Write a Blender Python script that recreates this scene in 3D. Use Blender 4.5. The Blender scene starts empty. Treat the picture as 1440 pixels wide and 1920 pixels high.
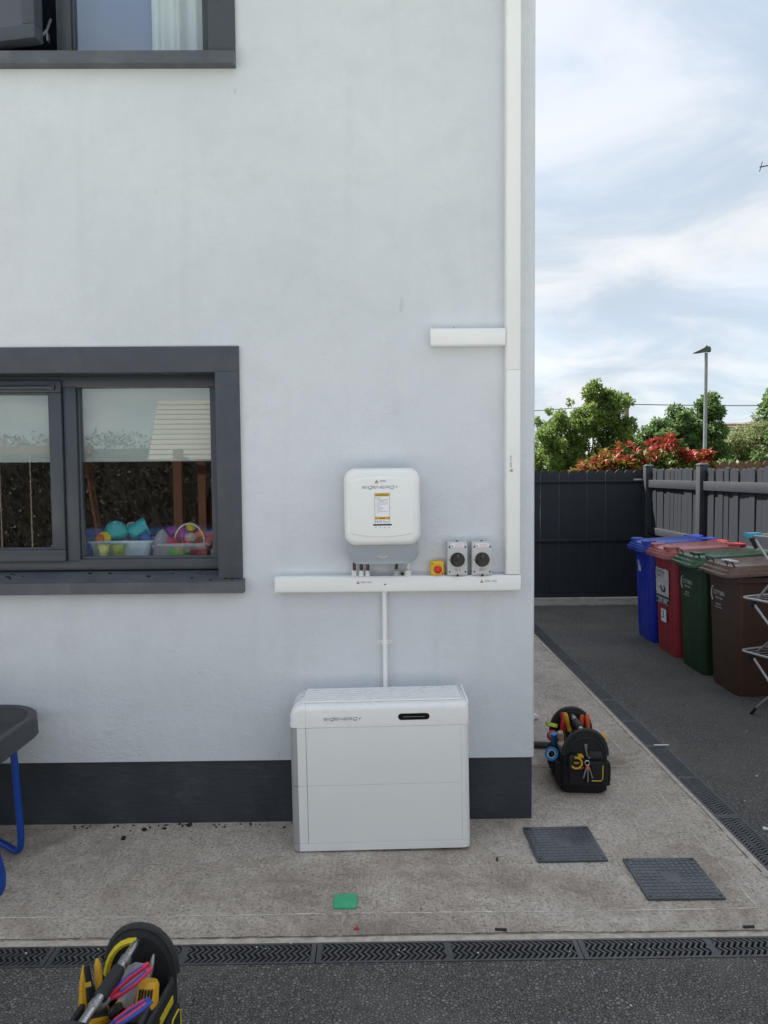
import bpy, bmesh, math, random
import numpy as np
from mathutils import Vector, Matrix, Euler
R = math.radians
random.seed(7); rng = np.random.default_rng(7)
scn = bpy.context.scene
C = scn.collection

# ------------------------------------------------------------------ camera
CAM_Y, CAM_Z = -3.459, 1.65
def _cam():
    f, P, Y, Ro = 1400.0, R(3.0), R(.6), R(.46)
    fw = Vector((math.sin(Y)*math.cos(P), math.cos(Y)*math.cos(P), -math.sin(P)))
    rt = Vector((math.cos(Y), -math.sin(Y), 0)); up = rt.cross(fw)
    r2 = rt*math.cos(Ro)-up*math.sin(Ro); u2 = up*math.cos(Ro)+rt*math.sin(Ro)
    cd = bpy.data.cameras.new('camera'); co = bpy.data.objects.new('camera', cd); C.objects.link(co)
    m = Matrix((r2, u2, -fw)).transposed().to_4x4(); m.translation = (0, CAM_Y, CAM_Z)
    co.matrix_world = m
    cd.sensor_fit = 'VERTICAL'; cd.sensor_height = 24; cd.lens = 24*f/1920
    cd.clip_start = .05; cd.clip_end = 2000
    scn.camera = co
_cam()

# ------------------------------------------------------------------ sky, sun, exposure
SUN = Vector((-.60, .52, 1.0)).normalized()          # towards the sun: behind and left of the house
EL = math.asin(SUN.z); AZ = math.atan2(SUN.x, SUN.y)
w = bpy.data.worlds.new('World'); scn.world = w; w.use_nodes = True
nt = w.node_tree; nt.nodes.clear()
def wn(t, **k):
    n = nt.nodes.new(t)
    for a, b in k.items(): setattr(n, a, b)
    return n
def wmath(op, a, b=None):
    n = wn('ShaderNodeMath', operation=op)
    for i, v in enumerate((a, b)):
        if v is None: continue
        if isinstance(v, (int, float)): n.inputs[i].default_value = v
        else: nt.links.new(v, n.inputs[i])
    return n.outputs[0]
sky = wn('ShaderNodeTexSky', sky_type='NISHITA'); sky.sun_disc = False
sky.sun_elevation = EL; sky.sun_rotation = AZ; sky.air_density = 1.0; sky.dust_density = 1.2; sky.ozone_density = 1.2
tc = wn('ShaderNodeTexCoord'); sp = wn('ShaderNodeSeparateXYZ'); nt.links.new(tc.outputs['Generated'], sp.inputs[0])
den = wmath('ADD', wmath('MAXIMUM', sp.outputs[2], 0.0), .30)
u = wmath('DIVIDE', sp.outputs[0], den); v = wmath('DIVIDE', sp.outputs[1], den)
cb = wn('ShaderNodeCombineXYZ'); nt.links.new(u, cb.inputs[0]); nt.links.new(v, cb.inputs[1])
def wnoise(scale, detail, rough, dist, off):
    mp = wn('ShaderNodeMapping'); mp.inputs['Location'].default_value = off
    mp.inputs['Scale'].default_value = (1, 1.15, 1)
    nt.links.new(cb.outputs[0], mp.inputs[0])
    n = wn('ShaderNodeTexNoise'); n.inputs['Scale'].default_value = scale; n.inputs['Detail'].default_value = detail
    n.inputs['Roughness'].default_value = rough; n.inputs['Distortion'].default_value = dist
    nt.links.new(mp.outputs[0], n.inputs[0]); return n.outputs[0]
n1 = wnoise(1.5, 6, .5, .4, (3.1, 1.7, 0)); n2 = wnoise(2.3, 8, .56, .5, (9.2, 4.1, 2))
def wramp(src, a, b):
    r = wn('ShaderNodeMapRange'); r.interpolation_type = 'SMOOTHSTEP'
    r.inputs[1].default_value = a; r.inputs[2].default_value = b; nt.links.new(src, r.inputs[0]); return r.outputs[0]
cover = wmath('ADD', wmath('MULTIPLY', wramp(n1, .30, .68), .20), .79)
mixc = wn('ShaderNodeMix', data_type='RGBA'); nt.links.new(wramp(n2, .34, .66), mixc.inputs[0])
mixc.inputs[6].default_value = (2.3, 2.68, 3.1, 1); mixc.inputs[7].default_value = (3.62, 3.70, 3.80, 1)
mx = wn('ShaderNodeMix', data_type='RGBA'); nt.links.new(cover, mx.inputs[0])
nt.links.new(sky.outputs[0], mx.inputs[6]); nt.links.new(mixc.outputs[2], mx.inputs[7])
bg = wn('ShaderNodeBackground'); bg.inputs[1].default_value = .1
nt.links.new(mx.outputs[2], bg.inputs[0])
ow = wn('ShaderNodeOutputWorld'); nt.links.new(bg.outputs[0], ow.inputs[0])

sd = bpy.data.lights.new('sun', 'SUN'); sd.energy = 5.0; sd.angle = R(1.5); sd.color = (1, .95, .87)
so = bpy.data.objects.new('sun', sd); C.objects.link(so); so.rotation_euler = SUN.to_track_quat('Z', 'Y').to_euler()
so.location = (-8, 8, 14)
vs = scn.view_settings; vs.view_transform = 'Standard'; vs.look = 'None'; vs.gamma = 1; vs.exposure = 1.38
scn.cycles.max_bounces = 8; scn.cycles.transparent_max_bounces = 12; scn.cycles.diffuse_bounces = 4

# ------------------------------------------------------------------ materials
M = {}
def new_mat(name):
    m = bpy.data.materials.new(name); m.use_nodes = True; M[name] = m
    t = m.node_tree; p = t.nodes['Principled BSDF']; return m, t, p
def node(t, kind, ins=None, **k):
    n = t.nodes.new(kind)
    for a, b in k.items(): setattr(n, a, b)
    for key, val in (ins or {}).items():
        if isinstance(val, bpy.types.NodeSocket): t.links.new(val, n.inputs[key])
        else: n.inputs[key].default_value = val
    return n
def noise(t, scale, detail=5, rough=.55, vec=None, stretch=None, dist=0):
    if vec is None: vec = t.nodes.new('ShaderNodeTexCoord').outputs['Object']
    if stretch: vec = node(t, 'ShaderNodeMapping', {0: vec, 'Scale': stretch}).outputs[0]
    return node(t, 'ShaderNodeTexNoise', {'Vector': vec, 'Scale': scale, 'Detail': detail, 'Roughness': rough, 'Distortion': dist}).outputs[0]
def rng_node(t, src, a, b, c=0., d=1.):
    return node(t, 'ShaderNodeMapRange', {0: src, 1: a, 2: b, 3: c, 4: d}).outputs[0]
def mixcol(t, fac, a, b, blend='MIX'):
    n = node(t, 'ShaderNodeMix', data_type='RGBA', blend_type=blend)
    for i, val in ((0, fac), (6, a), (7, b)):
        if isinstance(val, bpy.types.NodeSocket): t.links.new(val, n.inputs[i])
        else: n.inputs[i].default_value = val if i == 0 else (*val[:3], 1)
    return n.outputs[2]
def mul(c, k): return tuple(min(1, x*k) for x in c[:3])
def bump(t, p, h, strength, dist=.01, prev=None):
    b = node(t, 'ShaderNodeBump', {'Height': h, 'Strength': strength, 'Distance': dist})
    if prev is not None: t.links.new(prev, b.inputs['Normal'])
    t.links.new(b.outputs[0], p.inputs['Normal']); return b.outputs[0]
def mat(name, col, rough=.5, metal=0, var=.12, vscale=6, bmp=None, spec=.5, dirt=None):
    m, t, p = new_mat(name)
    n = noise(t, vscale)
    c = mixcol(t, rng_node(t, n, .3, .7), mul(col, 1-var), mul(col, 1+var))
    if dirt:                                     # (colour, scale, amount)
        d = noise(t, dirt[1], 8, .65)
        c = mixcol(t, rng_node(t, d, .5, .75, 0, dirt[2]), c, dirt[0])
    t.links.new(c, p.inputs['Base Color'])
    t.links.new(rng_node(t, noise(t, vscale*3.1), .3, .7, max(0, rough-.07), min(1, rough+.07)), p.inputs['Roughness'])
    p.inputs['Metallic'].default_value = metal; p.inputs['Specular IOR Level'].default_value = spec
    if bmp: bump(t, p, noise(t, bmp[0], 6, .6), bmp[1], bmp[2] if len(bmp) > 2 else .004)
    return m

def wall_mat():
    m, t, p = new_mat('render_wall')
    a = noise(t, 1.1, 5, .6); b = noise(t, 4.5, 6, .62, dist=.4); c = noise(t, 38, 4, .6)
    col = mixcol(t, rng_node(t, a, .33, .68), (.612, .646, .698), (.712, .744, .792))
    col = mixcol(t, rng_node(t, b, .46, .72, 0, .32), col, (.535, .57, .615))
    streak = noise(t, 1.3, 6, .6, stretch=(5, 5, .5))
    col = mixcol(t, rng_node(t, streak, .54, .78, 0, .28), col, (.52, .55, .585))
    spots = noise(t, 7.5, 3, .5, stretch=(1.6, 1, .7)); col = mixcol(t, rng_node(t, spots, .735, .80, 0, .55), col, (.33, .36, .37))
    col = mixcol(t, rng_node(t, c, .62, .80, 0, .18), col, (.42, .45, .47))
    t.links.new(col, p.inputs['Base Color']); p.inputs['Roughness'].default_value = .78; p.inputs['Specular IOR Level'].default_value = .3
    patch = rng_node(t, noise(t, 2.2, 4, .6), .38, .66, .25, 1)
    fine = noise(t, 48, 6, .65, stretch=(.8, 1, 1.25), dist=.8)
    h = node(t, 'ShaderNodeMath', {0: fine, 1: patch}, operation='MULTIPLY').outputs[0]
    n1 = bump(t, p, noise(t, 3.2, 3), .55, .02)
    bump(t, p, h, .5, .013, n1)
wall_mat()
def plinth_mat():
    m, t, p = new_mat('plinth_paint')
    col = mixcol(t, rng_node(t, noise(t, 3, 6, .6), .35, .7), (.026, .032, .043), (.044, .052, .066))
    col = mixcol(t, rng_node(t, noise(t, 45, 4), .70, .8, 0, .5), col, (.16, .17, .18))
    col = mixcol(t, rng_node(t, noise(t, 6, 7, .7, stretch=(1, 1, 2)), .56, .76, 0, .4), col, (.11, .105, .10))
    t.links.new(col, p.inputs['Base Color']); p.inputs['Roughness'].default_value = .62
    bump(t, p, noise(t, 40, 6, .6, stretch=(.6, 1, 1.8)), .5, .006)
plinth_mat()
def concrete_mat():
    m, t, p = new_mat('brushed_concrete')
    big = noise(t, 1.7, 6, .62); fine = noise(t, 72, 4, .85); mid = noise(t, 22, 7, .75); blot = noise(t, 7, 6, .7, dist=.6)
    brush = noise(t, 22, 5, .65, stretch=(5.5, .5, 1), dist=.3)
    col = mixcol(t, rng_node(t, big, .32, .68), (.57, .495, .425), (.76, .685, .61))
    col = mixcol(t, rng_node(t, blot, .45, .70, 0, .7), col, (.37, .31, .26))
    col = mixcol(t, rng_node(t, mid, .47, .64, 0, .6), col, (.39, .33, .28))
    col = mixcol(t, rng_node(t, brush, .48, .72, 0, .65), col, (.84, .76, .67))
    col = mixcol(t, rng_node(t, fine, .36, .47, .9, 0), col, (.12, .10, .083))
    col = mixcol(t, rng_node(t, fine, .55, .65, 0, .85), col, (.84, .77, .69))
    stain = noise(t, 1.3, 7, .7, vec=node(t, 'ShaderNodeMapping', {0: t.nodes.new('ShaderNodeTexCoord').outputs['Object'], 'Location': (4.3, 1.1, 0)}).outputs[0], dist=.6)
    col = mixcol(t, rng_node(t, stain, .47, .66, 0, .68), col, (.25, .20, .16))
    pale = noise(t, 2.6, 6, .7, vec=node(t, 'ShaderNodeMapping', {0: t.nodes.new('ShaderNodeTexCoord').outputs['Object'], 'Location': (9.3, 5.1, 0)}).outputs[0], dist=.6)
    col = mixcol(t, rng_node(t, pale, .58, .74, 0, .5), col, (.84, .79, .73))
    t.links.new(col, p.inputs['Base Color']); p.inputs['Roughness'].default_value = .9; p.inputs['Specular IOR Level'].default_value = .25
    n1 = bump(t, p, noise(t, 9, 4), .5, .015); n2 = bump(t, p, brush, .5, .008, n1)
    bump(t, p, fine, 1., .012, n2)
concrete_mat()
def asphalt_mat():
    m, t, p = new_mat('asphalt')
    co = t.nodes.new('ShaderNodeTexCoord').outputs['Object']
    wv = node(t, 'ShaderNodeTexNoise', {'Vector': co, 'Scale': 60., 'Detail': 2.})
    vec = mixcol(t, .006, co, wv.outputs['Color'], 'ADD')
    vo = node(t, 'ShaderNodeTexVoronoi', {'Vector': vec, 'Scale': 88., 'Randomness': 1.}, feature='F1')
    ed = node(t, 'ShaderNodeTexVoronoi', {'Vector': vec, 'Scale': 88.}, feature='DISTANCE_TO_EDGE')
    bw = node(t, 'ShaderNodeRGBToBW', {0: vo.outputs['Color']}).outputs[0]
    col = mixcol(t, rng_node(t, bw, .2, .85), (.095, .092, .088), (.32, .31, .298))
    col = mixcol(t, rng_node(t, ed.outputs['Distance'], .0, .12), (.008, .008, .0085), col)
    col = mixcol(t, rng_node(t, noise(t, 1.4, 6, .6), .45, .72, 0, .45), col, (.28, .268, .25))
    col = mixcol(t, rng_node(t, bw, .93, .97, 0, .5), col, (.22, .215, .2))
    t.links.new(col, p.inputs['Base Color']); p.inputs['Roughness'].default_value = .72; p.inputs['Specular IOR Level'].default_value = .45
    h = rng_node(t, ed.outputs['Distance'], 0, .35)
    h2 = node(t, 'ShaderNodeMath', {0: h, 1: bw}, operation='MULTIPLY').outputs[0]
    n1 = bump(t, p, noise(t, 14, 3), .4, .012)
    n2 = bump(t, p, h2, 1., .016, n1); bump(t, p, noise(t, 400, 3), .5, .002, n2)
asphalt_mat()
def glass_mat(name, ior=.08, tint=(.93, .95, .95), rough=0.):
    m = bpy.data.materials.new(name); m.use_nodes = True; M[name] = m; t = m.node_tree; t.nodes.clear()
    lw = node(t, 'ShaderNodeLayerWeight', {'Blend': .5}).outputs['Facing']
    p5 = node(t, 'ShaderNodeMath', {0: lw, 1: 5.}, operation='POWER').outputs[0]
    fr = node(t, 'ShaderNodeMath', {0: p5, 1: 1-ior, 2: ior}, operation='MULTIPLY_ADD')
    tr = node(t, 'ShaderNodeBsdfTransparent', {'Color': (*tint, 1)})
    gl = node(t, 'ShaderNodeBsdfGlossy', {'Roughness': rough}); mx = node(t, 'ShaderNodeMixShader', {0: fr.outputs[0], 1: tr.outputs[0], 2: gl.outputs[0]})
    o = node(t, 'ShaderNodeOutputMaterial', {0: mx.outputs[0]})
glass_mat('window_glass', .10)
def clear_plastic(name, tint, rough=.12):
    m = bpy.data.materials.new(name); m.use_nodes = True; M[name] = m; t = m.node_tree; t.nodes.clear()
    tr = node(t, 'ShaderNodeBsdfTransparent', {'Color': (*tint, 1)}); p = node(t, 'ShaderNodeBsdfPrincipled', {'Base Color': (*tint, 1), 'Roughness': rough})
    mx = node(t, 'ShaderNodeMixShader', {0: .38, 1: tr.outputs[0], 2: p.outputs[0]}); node(t, 'ShaderNodeOutputMaterial', {0: mx.outputs[0]})
clear_plastic('clear_tub', (.86, .88, .92)); clear_plastic('clear_lilac', (.62, .62, .9)); clear_plastic('clear_lime', (.80, .86, .45)); clear_plastic('clear_smoke', (.62, .62, .62))
def leaf_mat(name, cols, trans=.35, rough=.5):
    m = bpy.data.materials.new(name); m.use_nodes = True; M[name] = m; t = m.node_tree; t.nodes.clear()
    ge = node(t, 'ShaderNodeNewGeometry'); r = node(t, 'ShaderNodeValToRGB', {0: ge.outputs['Random Per Island']})
    e = r.color_ramp.elements
    e[0].color = (*cols[0], 1); e[1].color = (*cols[-1], 1)
    for i, c in enumerate(cols[1:-1]): k = e.new((i+1)/(len(cols)-1)); k.color = (*c, 1)
    p = node(t, 'ShaderNodeBsdfPrincipled', {'Base Color': r.outputs[0], 'Roughness': rough, 'Specular IOR Level': .35})
    tl = node(t, 'ShaderNodeBsdfTranslucent', {'Color': r.outputs[0]})
    mx = node(t, 'ShaderNodeMixShader', {0: trans, 1: p.outputs[0], 2: tl.outputs[0]}); node(t, 'ShaderNodeOutputMaterial', {0: mx.outputs[0]})
leaf_mat('leaf_ash', [(.08, .14, .03), (.14, .21, .05), (.19, .25, .07), (.11, .17, .04)], .5)
leaf_mat('leaf_dark', [(.06, .12, .03), (.10, .17, .05), (.17, .24, .10), (.075, .13, .04)], .45)
leaf_mat('leaf_willow', [(.14, .18, .06), (.19, .22, .09), (.22, .24, .12)], .45)
leaf_mat('leaf_red', [(.26, .028, .028), (.36, .05, .045), (.28, .05, .03), (.16, .09, .03)], .25, .55)
leaf_mat('leaf_orange', [(.22, .09, .02), (.20, .14, .025), (.12, .13, .03), (.26, .07, .03)], .25, .55)
leaf_mat('leaf_green', [(.035, .065, .018), (.07, .11, .03), (.10, .11, .03), (.04, .06, .02)], .2, .55)
leaf_mat('leaf_hedge', [(.05, .052, .042), (.065, .067, .052), (.085, .085, .068)], .2)
def wood_mat(name, a, b, stretch=(9, 9, 1.1), rough=.6, bm=.35):
    m, t, p = new_mat(name)
    g = noise(t, 7, 6, .62, stretch=stretch, dist=.6); oi = node(t, 'ShaderNodeObjectInfo').outputs['Random']
    c = mixcol(t, rng_node(t, g, .3, .72), a, b); c = mixcol(t, rng_node(t, oi, 0, 1, 0, .28), c, mul(b, .7))
    t.links.new(c, p.inputs['Base Color']); p.inputs['Roughness'].default_value = rough
    bump(t, p, g, bm, .004)
wood_mat('fence_grey', (.016, .0195, .027), (.024, .0285, .038), bm=.2)
wood_mat('fence_post', (.020, .0235, .031), (.034, .038, .047))
wood_mat('fence_rail', (.020, .0235, .031), (.036, .040, .050), stretch=(9, 1.1, 9))
wood_mat('gate_navy', (.012, .016, .025), (.021, .026, .037), rough=.5, bm=.2)
wood_mat('fence_brown', (.085, .035, .022), (.14, .06, .036))
wood_mat('cedar', (.10, .042, .024), (.17, .075, .042)); wood_mat('roof_slat', (.24, .205, .16), (.34, .295, .235), stretch=(1.1, 9, 9))
wood_mat('timber_pole', (.10, .085, .065), (.17, .145, .11)); wood_mat('bark', (.055, .045, .035), (.11, .092, .07), stretch=(5, 5, 1.5), rough=.9, bm=.8)
wood_mat('stick', (.05, .042, .033), (.11, .09, .07), stretch=(1, 8, 8), rough=.9)
mat('frame_grey', (.050, .060, .078), .38, var=.06, vscale=3); mat('surround_paint', (.055, .064, .083), .55, var=.10, vscale=5, bmp=(60, .25), dirt=((.12, .125, .13), 9, .3))
mat('sill_paint', (.085, .095, .115), .5, var=.14, vscale=7, bmp=(50, .2), dirt=((.19, .19, .19), 8, .45))
mat('seal_black', (.010, .010, .012), .5); mat('steel_bright', (.62, .63, .64), .28, 1, .06); mat('steel_dull', (.42, .43, .44), .42, 1, .1, 20)
mat('pvc_white', (.86, .87, .875), .36, var=.025, vscale=2.5); mat('pvc_side', (.85, .86, .865), .4, var=.03)
mat('device_white', (.84, .86, .86), .36, var=.015, vscale=2, bmp=(500, .06, .001)); mat('device_top', (.86, .87, .87), .3, var=.02)
mat('device_grey', (.36, .40, .45), .42, var=.03, bmp=(500, .06, .001)); mat('side_grey', (.40, .41, .42), .38, .2, .05)
mat('logo_grey', (.20, .21, .22), .4, .2); mat('print_black', (.02, .02, .022), .5); mat('print_grey', (.22, .23, .26), .55); mat('print_navy', (.025, .07, .18), .5); mat('print_red', (.45, .12, .14), .5)
mat('sticker_white', (.86, .87, .92), .45, var=.02); mat('sticker_yellow', (.72, .43, .02), .45, var=.03); mat('warn_yellow', (.66, .50, .05), .45)
mat('gloss_black', (.006, .006, .007), .12); mat('plastic_black', (.014, .014, .016), .38, bmp=(200, .2, .002)); mat('rubber_black', (.018, .018, .02), .62, bmp=(120, .3, .002))
mat('switch_grey', (.56, .57, .58), .45, var=.02); mat('estop_yellow', (.80, .50, .01), .35, var=.03); mat('estop_red', (.62, .02, .025), .3, var=.04)
mat('gland_white', (.80, .81, .82), .35, var=.03); mat('gland_grey', (.42, .45, .47), .4); mat('cable_red', (.16, .012, .012), .4); mat('cable_black', (.010, .010, .012), .4); mat('cable_white', (.75, .76, .78), .4)
mat('drain_black', (.058, .060, .064), .42, var=.2, vscale=9, bmp=(150, .25, .002), dirt=((.13, .12, .11), 14, .45)); mat('drain_dusty', (.085, .090, .098), .5, var=.2, vscale=5, bmp=(150, .25, .002), dirt=((.18, .17, .16), 10, .4)); mat('channel_dark', (.008, .008, .009), .8)
mat('cover_grey', (.075, .083, .096), .4, var=.14, vscale=8, bmp=(90, .15, .002), dirt=((.22, .22, .22), 12, .35)); mat('cover_green', (.035, .42, .20), .5, var=.08, vscale=20, dirt=((.16, .38, .25), 30, .4))
mat('mortar', (.50, .44, .38), .95, var=.22, vscale=30, bmp=(60, .9, .01)); mat('light_line', (.70, .63, .55), .95, var=.2, vscale=40, bmp=(90, .6)); mat('crack_dark', (.09, .08, .07), .95)
mat('bin_blue', (.012, .035, .46), .36, var=.05, vscale=3, bmp=(250, .1, .002), dirt=((.05, .06, .2), 6, .2)); mat('bin_red', (.36, .030, .045), .42, var=.08, vscale=3, bmp=(250, .1, .002), dirt=((.22, .08, .08), 5, .4))
mat('bin_red_lid_sheen', (.44, .13, .135), .30, var=.08, vscale=5, dirt=((.45, .24, .22), 6, .5)); mat('bin_green', (.012, .048, .019), .42, var=.10, vscale=3, bmp=(250, .1, .002), dirt=((.03, .05, .03), 5, .4)); mat('bin_green_lid_sheen', (.05, .11, .058), .30, var=.08, vscale=5, dirt=((.13, .17, .12), 6, .45))  # red and green lids paled to paint the sky's sheen on top
mat('bin_brown', (.072, .034, .025), .42, var=.10, vscale=3, bmp=(250, .1, .002), dirt=((.06, .035, .026), 5, .5)); mat('bin_brown_lid_sheen', (.17, .105, .08), .30, var=.08, vscale=5, dirt=((.22, .16, .13), 6, .5)); mat('bin_blue_lid', (.014, .05, .40), .34, var=.06, vscale=5, dirt=((.12, .18, .4), 6, .3)); mat('bin_handle_red', (.38, .035, .045), .4)  # brown lid lightened too, sky reflection put into its colour
mat('bin_print', (.62, .64, .62), .5, var=.2, vscale=60); mat('paper_worn', (.58, .56, .57), .6, var=.18, vscale=25, dirt=((.36, .3, .3), 16, .6))
mat('table_grey', (.055, .058, .066), .55, var=.08, vscale=5, bmp=(180, .15, .002)); mat('leg_blue', (.005, .055, .34), .34, var=.06, vscale=8)
mat('bag_fabric', (.010, .010, .012), .8, var=.2, vscale=30, bmp=(420, .5, .003)); mat('bag_trim', (.022, .023, .026), .6, var=.15, vscale=60, bmp=(300, .4, .003)); mat('bag_lining', (.006, .006, .007), .9); mat('bag_yellow', (.62, .50, .02), .5); mat('piping_yellow', (.55, .40, .05), .5)
mat('tool_yellow', (.62, .33, .012), .42, var=.08, vscale=25, bmp=(200, .15, .002)); mat('tool_red', (.52, .018, .03), .38, var=.1); mat('tool_orange', (.70, .10, .02), .4); mat('tool_blue', (.03, .06, .32), .4); mat('tool_pink', (.62, .03, .09), .4); mat('tape_blue', (.015, .20, .50), .4); mat('tape_lime', (.58, .62, .06), .45); mat('tape_red', (.42, .02, .06), .45); mat('cardboard', (.4, .33, .24), .8)
mat('airer_tube', (.50, .50, .51), .35, .6, .06); mat('airer_blue', (.08, .40, .58), .4)
mat('blind_cream', (.50, .55, .53), .8, var=.05, vscale=3, bmp=(300, .2, .002)); mat('curtain_white', (.78, .83, .86), .85, var=.03, bmp=(300, .2, .002)); mat('room_wall', (.30, .35, .47), .9, var=.05); mat('room_dark', (.16, .15, .14), .9); mat('room_floor', (.14, .09, .06), .6); mat('sill_inner', (.5, .5, .5), .5)
mat('pane_tone_blue', (.26, .33, .55), .8, var=.05, vscale=2); mat('toy_blue', (.08, .20, .62), .45); mat('toy_pale', (.62, .74, .90), .4); mat('toy_teal', (.05, .50, .56), .35); mat('toy_lime', (.70, .80, .35), .4); mat('toy_pink', (.65, .06, .16), .4); mat('toy_green', (.12, .55, .14), .4); mat('toy_purple', (.30, .06, .42), .4); mat('toy_yellow', (.78, .62, .03), .4); mat('toy_orange', (.75, .16, .05), .4); mat('toy_white', (.80, .80, .82), .4); mat('toy_grey', (.4, .4, .42), .5)
mat('slide_green', (.012, .16, .08), .4); mat('rope', (.40, .34, .25), .9); mat('lamp_grey', (.20, .21, .225), .45, .4); mat('lamp_head', (.055, .058, .065), .45); mat('wire_black', (.03, .03, .033), .6)
mat('roof_tile', (.24, .20, .17), .85, var=.25, vscale=2, bmp=(12, .8, .03)); mat('house_cream', (.50, .47, .42), .9); mat('grass', (.13, .19, .055), .95, var=.35, vscale=1.4, bmp=(60, .8, .02)); mat('roof_slate', (.06, .062, .068), .7, var=.2, vscale=4)
mat('soil', (.025, .02, .016), .95, var=.3, vscale=60); mat('scrap_white', (.75, .75, .76), .7); mat('scrap_red', (.5, .04, .07), .6)
mat('bounce_pale', (.58, .565, .54), .9, var=.12, vscale=2, bmp=(40, .5, .006)); mat('concrete_step', (.33, .31, .285), .95, var=.3, vscale=8, bmp=(80, .7, .006))

# ------------------------------------------------------------------ mesh helpers
class MB:
    def __init__(s): s.bm = bmesh.new()
    def _x(s, vs, m):
        if m is not None: bmesh.ops.transform(s.bm, matrix=m, verts=vs)
        return vs
    def box(s, a, b, bev=0, m=None, seg=2):
        x0, y0, z0 = a; x1, y1, z1 = b
        r = bmesh.ops.create_cube(s.bm, size=1)
        vs = r['verts']
        for v in vs: v.co = ((x0+x1)/2+v.co.x*(x1-x0), (y0+y1)/2+v.co.y*(y1-y0), (z0+z1)/2+v.co.z*(z1-z0))
        if bev:
            es = list({e for v in vs for e in v.link_edges})
            q = bmesh.ops.bevel(s.bm, geom=es, offset=bev, segments=seg, profile=.5, affect='EDGES')
            vs = list({v for f in q['faces'] for v in f.verts} | {v for v in vs if v.is_valid})
            if m is not None:
                allv = set(vs); stack = list(vs)
                while stack:
                    for e in stack.pop().link_edges:
                        for o in e.verts:
                            if o not in allv: allv.add(o); stack.append(o)
                vs = list(allv)
        s._x(vs, m); return s
    def loft(s, rings, cap=True, m=None, closed=True):
        vv = [[s.bm.verts.new(p) for p in r] for r in rings]
        n = len(rings[0])
        for a, b in zip(vv[:-1], vv[1:]):
            for i in range(n if closed else n-1):
                j = (i+1) % n
                try: s.bm.faces.new((a[i], a[j], b[j], b[i]))
                except ValueError: pass
        if cap:
            for r, rev in ((vv[0], True), (vv[-1], False)):
                try: s.bm.faces.new(list(reversed(r)) if rev else r)
                except ValueError: pass
        s._x([v for r in vv for v in r], m); return s
    def tube(s, path, r, n=8, cap=True, m=None, closed=False):
        P = [Vector(p) for p in path]; rr = r if isinstance(r, (list, tuple)) else [r]*len(P); rings = []
        prevu = None
        for i, p in enumerate(P):
            if closed: d = P[(i+1) % len(P)]-P[i-1]
            else: d = (P[min(i+1, len(P)-1)]-P[max(i-1, 0)])
            d.normalize()
            if prevu is None:
                a = Vector((0, 0, 1)) if abs(d.z) < .9 else Vector((1, 0, 0)); u_ = d.cross(a).normalized()
            else: u_ = (prevu-d*prevu.dot(d)).normalized()
            prevu = u_; w_ = d.cross(u_)
            rings.append([p+(u_*math.cos(t)+w_*math.sin(t))*rr[i] for t in [2*math.pi*k/n for k in range(n)]])
        if closed: rings.append(rings[0])
        return s.loft(rings, cap and not closed, m)
    def cyl(s, a, b, r0, r1=None, n=16, m=None): return s.tube([a, b], [r0, r0 if r1 is None else r1], n, True, m)
    def lathe(s, prof, n=20, m=None):          # (radius, z)
        return s.loft([[(r*math.cos(2*math.pi*k/n), r*math.sin(2*math.pi*k/n), z) for k in range(n)] for r, z in prof], True, m)
    def prism(s, poly, y0, y1, m=None):        # poly in x,z, extruded along y
        return s.loft([[(x, y0, z) for x, z in poly], [(x, y1, z) for x, z in poly]], True, m)
    def quad(s, *p): s.bm.faces.new([s.bm.verts.new(q) for q in p]); return s
    def build(s, name, m, parent=None, loc=None, smooth=35, kind=None):
        bmesh.ops.recalc_face_normals(s.bm, faces=s.bm.faces)
        me = bpy.data.meshes.new(name); s.bm.to_mesh(me); s.bm.free()
        me.materials.append(M[m])
        if smooth: me.shade_smooth(); me.set_sharp_from_angle(angle=R(smooth))
        return link(name, me, parent, loc, kind)
def link(name, me, parent=None, loc=None, kind=None):
    o = bpy.data.objects.new(name, me); C.objects.link(o); o.parent = parent
    if loc is not None: o.location = loc
    if kind: o['kind'] = kind
    return o
def tag(o, label, cat, group=None):
    o['label'] = label; o['category'] = cat
    if group: o['group'] = group
    return o
def thing(name, label, cat, loc=(0, 0, 0), rz=0, group=None, rot=None):
    o = bpy.data.objects.new(name, None); C.objects.link(o); o.empty_display_size = .05
    o.location = loc; o.rotation_euler = rot if rot else (0, 0, rz); return tag(o, label, cat, group)
def children(o): return [c for c in bpy.data.objects if c.parent == o]
def rr(cx, cy, hx, hy, r, z, n=5):             # rounded rectangle ring in xy
    out = []
    for k, (sx, sy) in enumerate(((1, 1), (-1, 1), (-1, -1), (1, -1))):
        for i in range(n+1):
            a = math.pi/2*(k+i/n); out.append((cx+sx*(hx-r)+r*math.cos(a), cy+sy*(hy-r)+r*math.sin(a), z))
    return out
def rrxz(cx, cz, hx, hz, r, y, n=6): return [(x, y, z) for x, z, _ in rr(cx, cz, hx, hz, r, 0, n)]
def T(x, y, z): return Matrix.Translation((x, y, z))
def RX(a): return Matrix.Rotation(a, 4, 'X')
def RY(a): return Matrix.Rotation(a, 4, 'Y')
def RZ(a): return Matrix.Rotation(a, 4, 'Z')
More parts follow.
